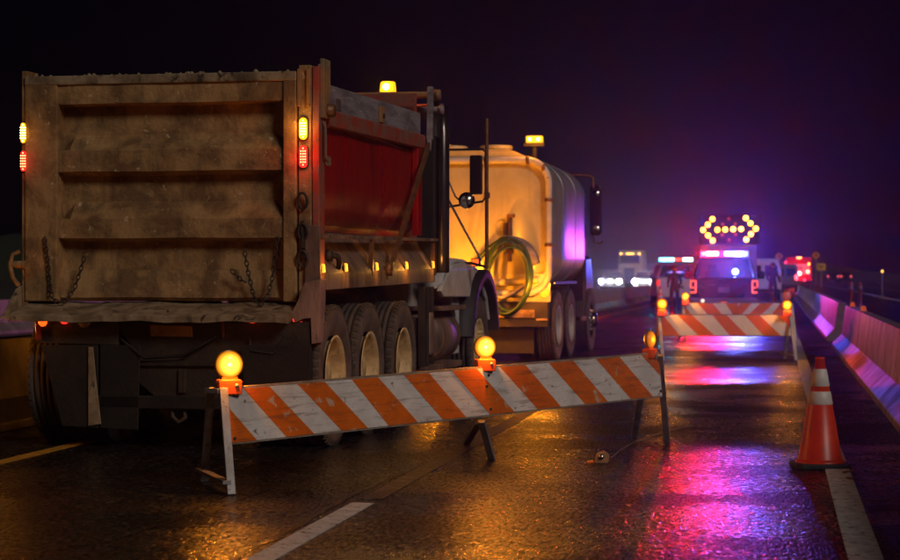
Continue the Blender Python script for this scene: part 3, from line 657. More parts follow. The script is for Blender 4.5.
# tarp arm, roller, stack
q = MB(); q.beam((.03, 3.26, 2.55), (.03, 3.30, 3.04), .05, .07); q.beam((.03, 3.26, 2.57), (.03, 3.22, 2.45), .035, .05); q.build('tarp_arm', MAT['greyboard'], truck, bevel=.004)
q = MB(); q.beam((.03, 3.22, 2.5), (.03, 1.70, 1.36), .03, .055); q.lathe([(.001, -.02), (.06, -.02), (.06, .02), (.001, .02)], (.02, 1.69, 1.35), 'X', 14); q.build('tarp_arm', MAT['rustpipe'], truck)
q = MB(); q.tube([(-.9, 3.5, 2.985), (.06, 3.5, 2.985)], .035, 12); q.lathe([(.001, -.03), (.05, -.03), (.05, .02), (.001, .02)], (.06, 3.5, 2.985), 'X', 14); q.build('tarp_roller', MAT['rustorange'], truck)
q = MB(); q.tube([(-.2, 3.45, 2.84), (.10, 3.45, 2.84)], .03, 10); q.lathe([(.001, 0), (.042, 0), (.042, .04), (.001, .04)], (.08, 3.45, 2.84), 'X', 12); q.build('roller_bracket', MAT['greyboard'], truck)
q = MB(); q.faces([(BW + .1, YF, 2.86), (-.12, YF, 2.86), (-.12, 4.6, 3.0), (BW + .1, 4.6, 3.0), (BW + .1, YF, 2.82), (-.12, YF, 2.82), (-.12, 4.6, 2.96), (BW + .1, 4.6, 2.96)],
    [(0, 1, 2, 3), (4, 5, 6, 7), (0, 1, 5, 4), (1, 2, 6, 5), (2, 3, 7, 6), (3, 0, 4, 7)]); q.build('cab_shield', MAT['redrail'], truck)
q = MB(); q.lathe([(.062, 1.32), (.07, 1.34), (.07, 2.66), (.062, 2.68), (.056, 2.9), (.05, 2.9)], (.035, 3.80, 0), 'Z', 24); q.build('exhaust_stack', MAT['stack'], truck)
q = MB(); q.tube([(-.03, 3.72, 2.60), (-.03, 3.74, 2.76), (-.02, 3.70, 2.90), (.0, 3.62, 2.97)], .055, 10); q.build('intake_hose', MAT['black'], truck)
bx('headboard', 'black', -.32, .0, 3.62, 3.72, 1.3, 2.62)
# cab and bonnet, narrow behind the box
q = MB(); q.prism([(-.30, 3.95, .95), (-.30, 3.95, 2.62), (-.30, 4.9, 2.62), (-.30, 5.15, 2.0), (-.30, 5.15, .95)], (-1.85, 0, 0)); cab = q.build('cab', MAT['white'], truck, bevel=.03)
q = MB(); q.prism([(-.294, 4.15, 1.95), (-.294, 4.15, 2.45), (-.294, 4.75, 2.45), (-.294, 4.98, 1.98)], (-.01, 0, 0)); q.build('side_window', MAT['glass'], cab)
q = MB(); q.prism([(-.55, 5.15, .95), (-.55, 5.15, 1.85), (-.65, 6.9, 1.62), (-.65, 6.9, .95)], (-1.3, 0, 0)); q.build('bonnet', MAT['white'], truck, bevel=.05)
# front fender shell
q = MB(); rings = []; cx, cz = 5.92, .56
path = [(4.05, 1.17), (4.1, 1.30), (4.35, 1.42), (4.75, 1.47), (5.3, 1.46), (5.75, 1.40), (6.15, 1.28), (6.45, 1.08), (6.6, .85)]
for y, z in path:
    d = Vector((0, y - cx, z - cz)).normalized() * .045
    rings.append([(-.02, y, z - .02), (-.06, y, z), (-.5, y, z + .02), (-.9, y, z + .02), (-.9, y - d.y, z - d.z), (-.06, y - d.y, z - d.z), (-.02, y - d.y, z - d.z - .02)])
q.loft(rings, 0, True); q.build('front_fender', MAT['white'], truck)
q = MB(); q.prism([(.0, *T.S(x, y, 0)) for x, y in [(441, 291), (445, 282), (452, 265), (462, 262.5), (472, 264.5), (478, 268.5), (475.5, 274), (472, 284), (470, 297), (444, 297)]], (-.05, 0, 0)); q.build('fender_side', MAT['white'], truck, bevel=.012)
q = MB(); rings = []
for k in range(15):
    t = R_(172 - k * 11.5); y = 6.05 + .80 * math.cos(t); z = .56 + .80 * math.sin(t)
    y2 = 6.05 + .68 * math.cos(t); z2 = .56 + .67 * math.sin(t)
    rings.append([(.045, y, z), (-.28, y, z), (-.28, y2, z2), (.045, y2, z2)])
q.loft(rings, 0, True); q.build('fender_flare', MAT['black'], truck)
q = MB(); q.box(-.03, .05, 5.55, 5.70, 1.385, 1.475); tm = q.build('turn_signal', MAT['black'], truck, bevel=.008)
q = MB(); q.box(-.022, .055, 5.53, 5.548, 1.395, 1.465); q.build('lens', MAT['e_orange_dim'], tm)
bs = MB(); bs.lathe([(.05, 0), (.05, .12), (.06, .13), (.055, .22), (.001, .235)], (-1.25, 6.6, 1.66), 'Z', 16); bs.build('added_fill_lamp', MAT['e_amber'], truck)  # added lamp body, unseen behind the truck, invented to go with the fill spot
lamp('added_fill_light', truck, (-1.25, 6.85, 1.80), 950, (1, .28, .006), .06, spot=R_(46), direction=(0, 1, .02))  # added amber spot, out of view, to brighten the tanker's rear
# mirrors and mast
q = MB(); q.prism([(.025, 5.2, 2.12), (.155, 5.2, 2.12), (.155, 5.2, 2.52), (.025, 5.2, 2.52)], (0, .05, 0)); q.build('mirror', MAT['mirror'], truck, bevel=.015)
q = MB(); q.lathe([(.001, -.05), (.05, -.04), (.085, 0), (.085, .02), (.001, .03)], (.0, 5.18, 2.06), 'Y', 20); q.build('round_mirror', MAT['chrome'], truck)
q = MB(); q.tube([(-.3, 5.22, 2.58), (.16, 5.22, 2.58), (.19, 5.22, 2.55), (.19, 5.22, 2.10), (.16, 5.22, 2.05), (-.3, 5.22, 1.98)], .012, 8); q.tube([(-.3, 5.22, 2.5), (-.12, 5.2, 2.1), (.0, 5.2, 2.0)], .01, 6); q.build('mirror_arm', MAT['stack'], truck)
q = MB(); q.tube([(.205, 5.2, 1.36), (.205, 5.2, 2.89)], .019, 10); q.box(.18, .235, 5.18, 5.22, 2.08, 2.14); q.build('mast', MAT['rustpipe'], truck)
q = MB(); q.tube([(.205, 5.2, 1.38), (.05, 5.2, 1.42), (-.2, 5.2, 1.42)], .015, 6); q.tube([(-.2, 5.15, 2.1), (-.02, 5.2, 1.75), (.15, 5.2, 1.45)], .012, 6); q.build('mast_bracket', MAT['stack'], truck)
# beacon on the cab shield
def beacon(rt, x, y, z, s=1.):
    q = MB(); q.lathe([(.001, -.03), (.10 * s, -.03), (.10 * s, 0), (.001, 0)], (x, y, z), 'Z', 20); b = q.build('beacon', MAT['black'], rt)
    q = MB(); q.lathe([(.072 * s, 0), (.080 * s, .01), (.072 * s, .095 * s), (.06 * s, .105 * s), (.001, .108 * s)], (x, y, z), 'Z', 24); q.build('lens', MAT['e_amber'], b)
    q = MB(); q.lathe([(.001, -.03), (.03, -.015), (.034, 0), (.03, .015), (.001, .03)], (x, y - .085, z + .05), 'Y', 12); q.build('bulb', MAT['e_amber_hot'], b)
    return b
beacon(truck, -.53, 3.95, 3.055); lamp('beacon_glow', truck, (-.53, 3.8, 3.12), 20, (1, .3, .02), .04)
# fuel tank and steps
q = MB(); q.lathe([(.001, 0), (.24, 0), (.265, .02), (.265, .95), (.24, .97), (.001, .97)], (-.27, 3.95, .70), 'Y', 32); ft = q.build('fuel_tank', MAT['skirt'], truck)
for y in (4.1, 4.72): q = MB(); q.lathe([(.268, 0), (.275, 0), (.275, .05), (.268, .05)], (-.27, y, .70), 'Y', 32, cap=False); q.build('strap', MAT['rustpipe'], ft)
bx('step', 'skirt', -.35, .03, 3.9, 5.0, .955, 1.0); bx('step', 'skirt', -.3, .05, 3.6, 4.7, .40, .46); bx('toolbox', 'white', -.5, -.1, 4.95, 5.3, .5, 1.15, .01)
for y in (3.25, 3.42, 3.62): bx('frame_post', 'dark', -.08, -.02, y, y + .07, .45, 1.19, .005)
bx('air_tank', 'skirt', -.09, -.0, 3.46, 3.60, .55, .95, .02); bx('battery_box', 'dark', -.45, -.1, 3.2, 3.65, .45, .9, .01)
q = MB(); q.lathe([(.001, 0), (.21, .02), (.23, .1), (.23, 1.3), (.001, 1.35)], (-.55, 1.6, 1.02), 'Y', 20); q.build('hydraulic_tank', MAT['mud'], truck)
# chassis and under-body
bx('bumper_beam', 'black', -1.78, -.26, -.64, -.60, .30, .40, .01); bx('bumper_beam', 'dark', -1.45, -.25, -.63, -.60, .62, .66)
for x in (-.62, -1.02): bx('mounting_plate', 'dark', x - .03, x + .03, -.625, -.60, .42, .60, .006)
q = MB(); q.tube([(-1.5, -.62, .82), (-1.3, -.66, .68), (-1.0, -.66, .70), (-.75, -.64, .84)], .012, 6); q.build('air_line', MAT['black'], truck)
q = MB(); q.tube([(-.50, -.62, .86), (-.47, -.66, .74), (-.3, -.66, .72), (-.22, -.62, .85)], .010, 6); q.build('air_line', MAT['black'], truck)
bx('chassis_rail', 'dark', -.95, -.83, -.2, 6.8, .75, 1.0); bx('chassis_rail', 'dark', -1.55, -1.43, -.2, 6.8, .75, 1.0)
for y in (0, 1.12, 2.35): bx('axle', 'dark', -2.1, -.3, y - .09, y + .09, .44, .62, .03)
q = MB(); q.lathe([(.001, -.2), (.16, -.14), (.2, 0), (.16, .14), (.001, .2)], (-1.19, -.1, .53), 'Y', 18); q.build('differential', MAT['dark'], truck)
platex([(112, 322), (310, 322), (310, 400), (300, 411), (172, 411), (140, 384), (131, 345)], -.60, .05, 'rear_crossmember', 'dark')
platex([(150, 325), (192, 326), (192, 337), (150, 336)], -.63, .02, 'hitch_plate', 'mud')
platex([(34, 320), (118, 320), (118, 345), (36, 343)], -.64, .05, 'lamp_bracket', 'dark')
platex([(41, 345), (98, 345), (98, 428), (62, 426)], -.66, .012, 'mud_flap', 'black'); platex([(100, 345), (140, 345), (138, 430), (100, 428)], -.64, .012, 'mud_flap', 'black')
platex([(88, 347), (93, 347), (96, 380), (101, 424), (88, 426)], -.68, .01, 'flap_strap', 'mudlight')
platex([(240, 345), (311, 345), (309, 408), (246, 408)], -.66, .012, 'mud_flap', 'black')
q = MB(); q.tube([(-1.12, -.58, .33), (-1.10, -.60, .24), (-1.05, -.60, .20), (-1.0, -.60, .24), (-1.02, -.58, .31)], .018, 8); q.build('tow_loop', MAT['dark'], truck)
for px, py, m, nm, rr in ((42, 322, 'e_orange_dim', 'tail_lamp', .034), (64, 319.5, 'e_red', 'tail_lamp', .034), (84, 322, 'lens_clear_off', 'reverse_lamp', .045), (252, 318.5, 'e_red_dim', 'tail_lamp', .036), (297, 319.5, 'e_red', 'tail_lamp', .034)):
    yq = -.5 if px == 297 else -.66; x, z = T.B(px, py, yq); q = MB(); q.lathe([(.001, -.012), (rr * .8, -.01), (rr, 0), (rr, .03)], (x, yq, z), 'Y', 20); q.build(nm, MAT[m], truck)
platex([(34.5, 319), (40, 319), (41, 340), (36, 340)], -.67, .02, 'reflector', 'lens_red_off'); platex([(221, 322), (223.5, 322), (224, 338), (222, 336)], -.68, .02, 'reflector', 'lens_red_off')
lamp('lamp_glow', truck, (-2.5, -.80, .88), 3, (1, .3, .02), .03)
# wheels
def tyre_mb(wd, r=.535, ri=.30):
    h = wd / 2; pr = [(ri, -h * .72), (ri + .03, -h * .86), (r - .14, -h * 1.02), (r - .05, -h * 1.0), (r - .012, -h * .93), (r, -h * .8)]
    for k in range(4):
        a = -h * .8 + (k + .75) * h * 1.6 / 4.5; pr += [(r, a - .008), (r - .014, a - .006), (r - .014, a + .006), (r, a + .008)]
    pr += [(r, h * .8), (r - .012, h * .93), (r - .05, h * 1.0), (r - .14, h * 1.02), (ri + .03, h * .86), (ri, h * .72)]
    q = MB(); q.lathe(pr, n=72, cap=False)
    for k in range(len(q.f)):
        ring = k // 72
        if ring < 4 or ring >= len(pr) - 5: q.m[k] = 1
    n_ = 54
    for k in range(n_):        # shoulder lugs
        t = 2 * math.pi * k / n_; c, s_ = math.cos(t), math.sin(t); t2 = t + .07; c2, s2 = math.cos(t2), math.sin(t2)
        for sg in (-1, 1):
            x0, x1 = sg * h * .74, sg * h * 1.0
            vs = []
            for rr_, xx in ((r - .03, x1), (r + .006, sg * h * .9), (r + .006, x0), (r - .02, x0)):
                vs += [(xx, rr_ * c, rr_ * s_), (xx, rr_ * c2, rr_ * s2)]
            q.faces(vs, [(0, 1, 3, 2), (2, 3, 5, 4), (4, 5, 7, 6), (0, 2, 4, 6), (1, 7, 5, 3)], 0)
    return q
def make_wheel(parent, x, y, dual=True, r=.535, rimmat='rim', front=False):
    """outer face at x, axle along X"""
    q = MB()
    if not front:
        q.lathe([(.302, -.005), (.305, .0), (.285, .004), (.265, -.03), (.258, -.13), (.25, -.155), (.20, -.165), (.14, -.165), (.13, -.15)], n=48, cap=False)
    else:
        q.lathe([(.302, -.02), (.305, -.01), (.285, -.01), (.268, -.04), (.25, -.06), (.17, -.02), (.12, -.02)], n=48, cap=False)
    rim = q.build('wheel', MAT[rimmat], parent, loc=(x, y, r))
    q = MB(); xo = -.165 if not front else -.02
    q.lathe([(.135, xo), (.13, xo + .05), (.11, xo + .10), (.06, xo + .115), (.001, xo + .115)], n=24, cap=False)
    for k in range(10): t = 2 * math.pi * k / 10; q.lathe([(.016, 0), (.016, .03), (.001, .034)], (xo, .168 * math.cos(t), .168 * math.sin(t)), 'X', 6, cap=False)
    q.build('hub', MAT[rimmat], rim)
    wd = .27
    q = tyre_mb(wd); q.build('tyre', [MAT['rubber'], MAT['sidewall']], rim, loc=(-wd / 2 - .0, 0, 0), fix=False)
    if dual: q = tyre_mb(wd); q.build('tyre', [MAT['rubber'], MAT['rubber']], rim, loc=(-wd * 1.5 - .05, 0, 0), fix=False)
    return rim
w0 = make_wheel(truck, 0, 0.0)
def wcopy(src, x, y, flip=False, parent=None):
    c = copy_tree(src, parent or truck); c.location = (x, y, c.location.z)
    if flip: c.rotation_euler = (0, 0, math.pi)
    return c
wcopy(w0, 0, 1.10); wcopy(w0, 0, 2.34)
for y in (0.0, 1.10, 2.34): wcopy(w0, -2.30, y, True)
wf = make_wheel(truck, -.02, 6.05, dual=False, front=True, rimmat='rim'); wcopy(wf, -2.28, 6.05, True)

# ------------------------------------------------------------------ tanker truck
K = Frame(ground(559, 360), 860)
tk = root('tanker_truck', (K.o[0], K.o[1], 0), -K.a, 'cream tanker truck ahead of the dump truck, green hose coiled on its amber lit end', 'tanker truck')
XC, HW, ZC, HH, EXP = -1.19, 1.19, 2.10, .99, 3.6
def se(y, k=1.0, n=9, r=.46):
    out = []; x1, x0, z1, z0 = XC + HW * k, XC - HW * k, ZC + HH * k, ZC - HH * k; r = r * k
    for cx_, cz_, a0 in ((x1 - r, z1 - r, 0), (x0 + r, z1 - r, 90), (x0 + r, z0 + r, 180), (x1 - r, z0 + r, 270)):
        for j in range(n + 1):
            t = R_(a0 + 90 * j / n); out.append((cx_ + r * math.cos(t), y, cz_ + r * math.sin(t)))
    return [(x - .10 * ((z - ZC) / HH) ** 2 * (1 if x > XC else -1) + 0 * (1 - ((z - ZC) / HH) ** 2) * (1 if x > XC else -1), yy, z) for x, yy, z in out]
q = MB(); q.loft([se(-.60, .995), se(-.58, 1.0), se(3.10, 1.0), se(3.16, .97), se(3.2, .8)], 0, True); q.build('tank_shell', MAT['tankside'], tk)
q = MB(); q.loft([se(-.61, .985), se(-.66, .94), se(-.70, .8), se(-.725, .5), se(-.73, .12)], 0, True); q.build('tank_end', MAT['tank'], tk)
for y in (.6, 1.95):
    q = MB(); q.loft([se(y, 1.004), se(y, 1.010), se(y + .04, 1.010), se(y + .04, 1.004)], 0, True, False); q.build('tank_band', MAT['tankside'], tk)
# pipe frame round the tank end
def rrect(x0, x1, z0, z1, r, y, n=8):
    pts = []
    for cx_, cz_, a0 in ((x1 - r, z1 - r, 0), (x0 + r, z1 - r, 90), (x0 + r, z0 + r, 180), (x1 - r, z0 + r, 270)):
        for k in range(n + 1): t = R_(a0 + 90 * k / n); pts.append((cx_ + r * math.cos(t), y, cz_ + r * math.sin(t)))
    return pts
q = MB(); q.tube(rrect(-2.34, -.045, 1.02, 3.02, .34, -.74), .052, 10, closed=True); fr_ = q.build('pipe_frame', MAT['white'], tk)
for x, z in ((-.045, 2.42), (-.045, 1.75), (-.36, 3.02), (-1.0, 3.02), (-.12, 2.9)):
    q = MB(); q.lathe([(.056, -.025), (.064, -.025), (.064, .025), (.056, .025)], (x, -.74, z), 'Z' if x > -.1 else 'X', 14, cap=False); q.build('clamp', MAT['rustpipe'], fr_)
# top walkway and manholes
q = MB(); q.prism([(-1.72, -.62, 3.07), (-1.72, -.62, 3.20), (-.72, -.62, 3.20), (-.58, -.62, 3.16), (-.40, -.62, 3.07)], (0, 3.2, 0)); q.build('top_coaming', MAT['tank'], tk, bevel=.01)
for x in (-.92, -1.62): q = MB(); q.lathe([(.20, 3.19), (.25, 3.21), (.255, 3.255), (.23, 3.27), (.1, 3.28), (.001, 3.28)], (x, -.3, 0), 'Z', 24); q.build('manhole', MAT['tank'], tk)
# gauge ring
q = MB(); q.tube([(-.765 + .085 * math.cos(t), -.735, 2.03 + .085 * math.sin(t)) for t in [2 * math.pi * k / 20 for k in range(20)]], .012, 6, closed=True); q.tube([(-.83, -.735, 1.93), (-.765, -.74, 1.90), (-.70, -.735, 1.93)], .01, 6); q.build('gauge_ring', MAT['tank'], tk)
# hose rack: rusty valve pipe, hook, saddle, hose coils
q = MB(); q.tube([(-.63, -.80, 2.16), (-.63, -.80, 1.5)], .034, 10); q.tube([(-.70, -.80, 2.08), (-.70, -.80, 1.70)], .024, 8); q.box(-.66, -.56, -.86, -.74, 2.16, 2.21)
q.lathe([(.05, 0), (.06, .0), (.06, .09), (.05, .09)], (-.63, -.80, 1.62), 'Z', 12); q.build('valve_pipe', MAT['rustpipe'], tk)
q = MB(); q.tube([(-1.1, -.78, 1.16), (-.2, -.78, 1.22)], .05, 10); q.build('cross_pipe', MAT['tank'], tk)
q = MB(); rings = []
for k in range(9):
    t = R_(95 - k * 11); x = -.66 + .50 * math.cos(t); z = 1.42 + .47 * math.sin(t); x2 = -.66 + .36 * math.cos(t); z2 = 1.38 + .40 * math.sin(t)
    rings.append([(x, -.80, z), (x, -1.0, z), (x2, -1.0, z2), (x2, -.80, z2)])
q.loft(rings, 0, True); q.build('hose_saddle', MAT['greyboard'], tk)
def coil(cx_, cz_, a, b, y, tilt=0, n=40, r=.029):
    q = MB(); q.tube([(cx_ + a * math.cos(t) + tilt * math.sin(t), y + .03 * math.sin(2 * t), cz_ + b * math.sin(t)) for t in [2 * math.pi * k / n for k in range(n)]], r, 10, closed=True); return q.build('hose_coil', MAT['hose'], tk)
coil(-.61, 1.27, .335, .56, -1.04, .03); coil(-.60, 1.28, .29, .52, -1.10, -.02); coil(-.62, 1.30, .36, .53, -.97, .0, r=.026); coil(-.59, 1.22, .31, .50, -1.16, .05, r=.026)
q = MB(); q.tube([(-1.28, -.95, 1.28), (-1.12, -1.0, 1.47), (-.92, -1.05, 1.68), (-.70, -1.08, 1.83), (-.58, -1.08, 1.84)], .036, 10); q.build('hose_end', MAT['hose'], tk)
q = MB(); q.tube([(-.85, -1.0, .98), (-.7, -1.04, .96), (-.52, -1.0, 1.04), (-.38, -.95, 1.14)], .03, 8); q.build('hose_end', MAT['greyboard'], tk)
# lower rear plate, bumper, lamps
q = MB(); q.box(-2.3, -.03, -.70, -.66, .90, 1.32); q.build('rear_plate', MAT['tank'], tk)
q = MB(); q.prism([(-.32, -.76, 1.08), (-.02, -.76, 1.28), (-.02, -.76, 1.38), (-.10, -.76, 1.34), (-.34, -.76, 1.16)], (0, .04, 0)); q.build('gusset', MAT['white'], tk)
q = MB(); q.box(-2.3, -.05, -.80, -.6, .52, .895); q.build('rear_bumper', MAT['dark'], tk, bevel=.01)
q = MB(); q.box(-.98, -.25, -.83, -.802, .66, .78); q.box(-.22, -.05, -.83, -.802, .62, .65); q.build('bumper_plate', MAT['mud'], tk, bevel=.004)
q = MB(); q.box(-2.2, -.3, -.55, -.5, .12, .52); q.build('splash_panel', MAT['dark'], tk)
q = MB(); q.box(-2.3, -.3, -.5, 3.6, .92, 1.12); q.box(-2.0, -.4, 3.2, 4.0, .5, .95); q.build('chassis', MAT['dark'], tk)
for x, z, m, r_ in ((-.115, 1.03, 'e_amber', .07), (-.30, 1.03, 'lens_red_off', .06), (-2.2, 1.03, 'e_amber', .07), (-1.24, 1.03, 'e_red_dim', .05)):
    q = MB(); q.lathe([(.001, -.03), (r_ * .7, -.025), (r_, -.01), (r_, .02)], (x, -.72 - .0, z), 'Y', 22); q.build('tail_lamp', MAT[m], tk)
lamp('rear_glow', tk, (-.115, -1.3, 1.14), 40, (1, .30, .008), .04); lamp('rear_glow', tk, (-1.24, -1.5, 1.15), 130, (1, .30, .008), .05)  # second one is an added amber fill, half hidden, brightening the tank end
# beacon on a post
q = MB(); q.tube([(-.30, -.45, 3.0), (-.30, -.45, 3.25)], .04, 8); q.box(-.46, -.15, -.52, -.38, 3.24, 3.29); q.build('beacon_post', MAT['black'], tk)
q = MB(); q.box(-.43, -.18, -.52, -.38, 3.292, 3.40); bl_ = q.build('beacon', MAT['e_amber'], tk, bevel=.02)
q = MB()
for x in (-.37, -.24): q.lathe([(.001, -.025), (.024, -.012), (.028, 0)], (x, -.522, 3.345), 'Y', 12)
q.build('bulb', MAT['e_amber_hot'], bl_)
lamp('beacon_glow', tk, (-.30, -.75, 3.36), 14, (1, .3, .02), .05)
# right side: fender ledge, wheels, cab edge, mirror
q = MB(); q.box(-.45, .0, -.45, 1.95, 1.16, 1.20); q.build('side_ledge', MAT['chrome'], tk)
q = MB(); q.prism([(-.02, 3.2, 1.62), (-.02, 3.9, 1.62), (-.02, 4.15, 1.2), (-.02, 4.15, .35), (-.02, 3.2, .35)], (-.5, 0, 0)); q.build('fender_panel', MAT['stack'], tk, bevel=.05)
q = MB(); q.box(-.35, .06, 2.1, 2.7, .55, .62); q.build('step', MAT['chrome'], tk)
q = MB(); q.prism([(-.25, 3.7, 1.0), (-.25, 3.7, 2.70), (-.25, 4.9, 2.66), (-.25, 5.2, 2.0), (-.25, 5.3, 1.0)], (-1.9, 0, 0)); kc = q.build('cab', MAT['black'], tk, bevel=.04)
q = MB(); q.box(-.247, -.24, 4.0, 4.8, 1.95, 2.5); q.build('side_window', MAT['glass'], kc)
tw = make_wheel(tk, 0, 0, rimmat='rimgrey'); wcopy(tw, 0, 1.36, parent=tk); wcopy(tw, -2.3, 0, True, tk); wcopy(tw, -2.3, 1.36, True, tk)
twf = make_wheel(tk, 0.03, 3.62, dual=False, front=True, rimmat='chrome'); wcopy(twf, -2.3, 3.62, True, tk)
q = MB(); q.prism([(x, 4.9, z) for x, z in [(-.16, 2.0), (-.02, 2.0), (.03, 2.06), (.03, 2.84), (-.02, 2.90), (-.16, 2.90), (-.18, 2.84), (-.18, 2.06)]], (0, .10, 0)); mr = q.build('mirror', MAT['mirror'], tk, bevel=.02)
for z in (2.74, 2.12): q = MB(); q.lathe([(.001, -.03), (.05, -.02), (.07, 0)], (-.07, 4.9, z), 'Y', 16); q.build('mirror_glass', MAT['chrome'], mr)
q = MB(); q.tube([(-.9, 4.9, 3.08), (-.2, 4.9, 3.06), (-.12, 4.9, 3.02), (-.12, 4.9, 2.85)], .025, 8); q.tube([(-.12, 4.9, 2.0), (-.10, 4.9, 1.88), (.0, 4.9, 1.85), (.05, 4.9, 1.9)], .014, 6); q.build('mirror_arm', MAT['rustpipe'], tk)

# ------------------------------------------------------------------ light vehicles
def face_yaw(): return 0.0
def body_ring(w_, z0, z1, y, r=.08, wt=None):
    wt = wt or w_; return [(-w_ / 2, y, z0 + r), (-w_ / 2 + r, y, z0), (w_ / 2 - r, y, z0), (w_ / 2, y, z0 + r), (w_ / 2, y, (z0 + z1) * .55), (wt / 2, y, z1 - r), (wt / 2 - r, y, z1), (-wt / 2 + r, y, z1), (-wt / 2, y, z1 - r), (-w_ / 2, y, (z0 + z1) * .55)]
def small_wheels(rt, w_, ys, r=.38):
    for y in ys:
        for sx in (-1, 1):
            q = MB(); q.lathe([(r * .55, -.12), (r * .9, -.12), (r, -.09), (r, .09), (r * .9, .12), (r * .55, .12)], n=28, cap=False); t_ = q.build('wheel', MAT['base_rubber'], rt, loc=(sx * (w_ / 2 - .14), y, r))
            q = MB(); q.lathe([(r * .56, .10), (r * .5, .08), (r * .2, .07), (.001, .09)], n=20, cap=False); q.lathe([(r * .56, -.10), (r * .5, -.08), (r * .2, -.07), (.001, -.09)], n=20, cap=False); q.build('rim', MAT['chrome'], t_)
# ---- police pickup, seen from behind, d = 57 m
g = at(724, 300, 57)
pk = root('police_pickup', (g[0], g[1], 0), .02, 'dark police pickup with red and blue roof lights blazing behind the far barricades', 'police pickup')
W_ = 1.92
q = MB(); q.loft([body_ring(W_ - .06, .50, 1.18, 0, .06), body_ring(W_, .48, 1.22, .06, .07), body_ring(W_, .46, 1.22, 1.9, .07), body_ring(W_, .46, 1.20, 3.6, .07), body_ring(W_ - .04, .46, 1.14, 5.2, .09), body_ring(W_ - .3, .52, .95, 5.5, .1)], 0, True); bd = q.build('body', MAT['police'], pk, bevel=.01)
# cab pillars and roof, open window holes with glass
def cabin(rt, y0, y1, zb, zt, wb, wt, mat, glassmat, rake0=.15, rake1=.6):
    q = MB(); f = []
    c = [[-wb / 2, y0, zb], [wb / 2, y0, zb], [wb / 2, y1, zb], [-wb / 2, y1, zb]]; t = [[-wt / 2, y0 + rake0, zt], [wt / 2, y0 + rake0, zt], [wt / 2, y1 - rake1, zt], [-wt / 2, y1 - rake1, zt]]
    for a, b in zip(c, t): q.beam(a, b, .10, .10)
    q.box(-wt / 2 - .03, wt / 2 + .03, y0 + rake0 - .06, y1 - rake1 + .05, zt - .02, zt + .06)
    ym = (y0 + y1) / 2; q.beam((wb / 2, ym, zb), (wt / 2, ym, zt), .1, .08); q.beam((-wb / 2, ym, zb), (-wt / 2, ym, zt), .1, .08)
    o = q.build('cabin_frame', mat, rt, bevel=.02)
    g_ = MB(); s_ = .012
    g_.poly([(c[0][0] + .04, y0 + .02, zb), (c[1][0] - .04, y0 + .02, zb), (t[1][0] - .04, t[1][1] + .02, zt - .02), (t[0][0] + .04, t[0][1] + .02, zt - .02)])
    g_.build('rear_window', glassmat, rt)
    g_ = MB(); g_.poly([(c[3][0] + .04, y1 - .02, zb), (c[2][0] - .04, y1 - .02, zb), (t[2][0] - .04, t[2][1] - .02, zt - .02), (t[3][0] + .04, t[3][1] - .02, zt - .02)]); g_.build('windscreen', glassmat, rt)
    return o
gl = bpy.data.materials.new('tinted_clear_glass'); gl.use_nodes = True; b_ = gl.node_tree.nodes['Principled BSDF']
b_.inputs['Base Color'].default_value = (.05, .05, .07, 1); b_.inputs['Roughness'].default_value = .05; b_.inputs['Alpha'].default_value = .55
cabin(pk, 2.0, 4.2, 1.22, 1.76, 1.72, 1.42, MAT['police'], gl)
for sx in (-1, 1):     # seats seen through the glass
    q = MB(); q.box(sx * .38 - .22, sx * .38 + .22, 2.75, 2.9, .9, 1.42); q.box(sx * .38 - .13, sx * .38 + .13, 2.77, 2.87, 1.44, 1.62); q.build('seat', MAT['cloth'], pk, bevel=.05)
q = MB(); q.box(-.88, .88, -.012, 0.02, .70, 1.16); tg = q.build('tailgate', MAT['police'], pk, bevel=.01)
q = MB(); q.box(-.12, .12, -.022, -.012, .98, 1.04); q.build('handle', MAT['black'], tg)
q = MB(); q.box(-.16, .16, -.02, -.012, .80, .95); q.build('number_plate', MAT['cargrey'], tg)
q = MB(); q.box(-.48, -.26, -.018, -.012, 1.0, 1.035); q.build('badge', MAT['chrome'], tg)
q = MB(); q.box(-.95, .95, -.18, 0.0, .46, .64); q.build('bumper', MAT['cargrey'], pk, bevel=.03)
for sx in (-1, 1):
    x = sx * .87; q = MB(); q.box(x - .085, x + .085, -.03, .03, .75, 1.18); tl = q.build('tail_lamp', MAT['lens_red_off'], pk, bevel=.012)
    q = MB(); q.box(x - sx * .07 - .012, x - sx * .07 + .012, -.038, -.031, .80, 1.13); q.box(x - .07, x + .07, -.038, -.031, 1.115, 1.14); q.box(x - .07, x + .07, -.0385, -.0315, .79, .815)
    q.box(x - .07, x + .03, -.038, -.031, .93, .95); q.box(x + sx * .07 - .01, x + sx * .07 + .01, -.0382, -.0312, .95, 1.11)
    q.build('lit_tube', EM('tail_lamp_tube', (1, .10, .03), 4), tl)
    q = MB(); q.box(sx * 1.0 - .03 * sx, sx * 1.0 + .20 * sx, 3.55, 3.65, 1.18, 1.42) if sx > 0 else q.box(-1.20, -.97, 3.55, 3.65, 1.18, 1.42); q.build('mirror', MAT['police'], pk, bevel=.04)
q = MB(); q.lathe([(.001, -.02), (.045, -.015), (.05, 0)], (-.60, -.185, .57), 'Y', 12); q.build('reverse_lamp', EM('reverse_lens', (1, .8, .5), 1.5), pk)
q = MB(); q.box(-.08, .08, -.19, -.182, .50, .54); q.build('reflector', EM('glowing_bumper_reflector', (1, .12, .02), 1.2), pk)  # bumper reflector given a painted glow of its own
small_wheels(pk, W_, (1.1, 4.5), .40)
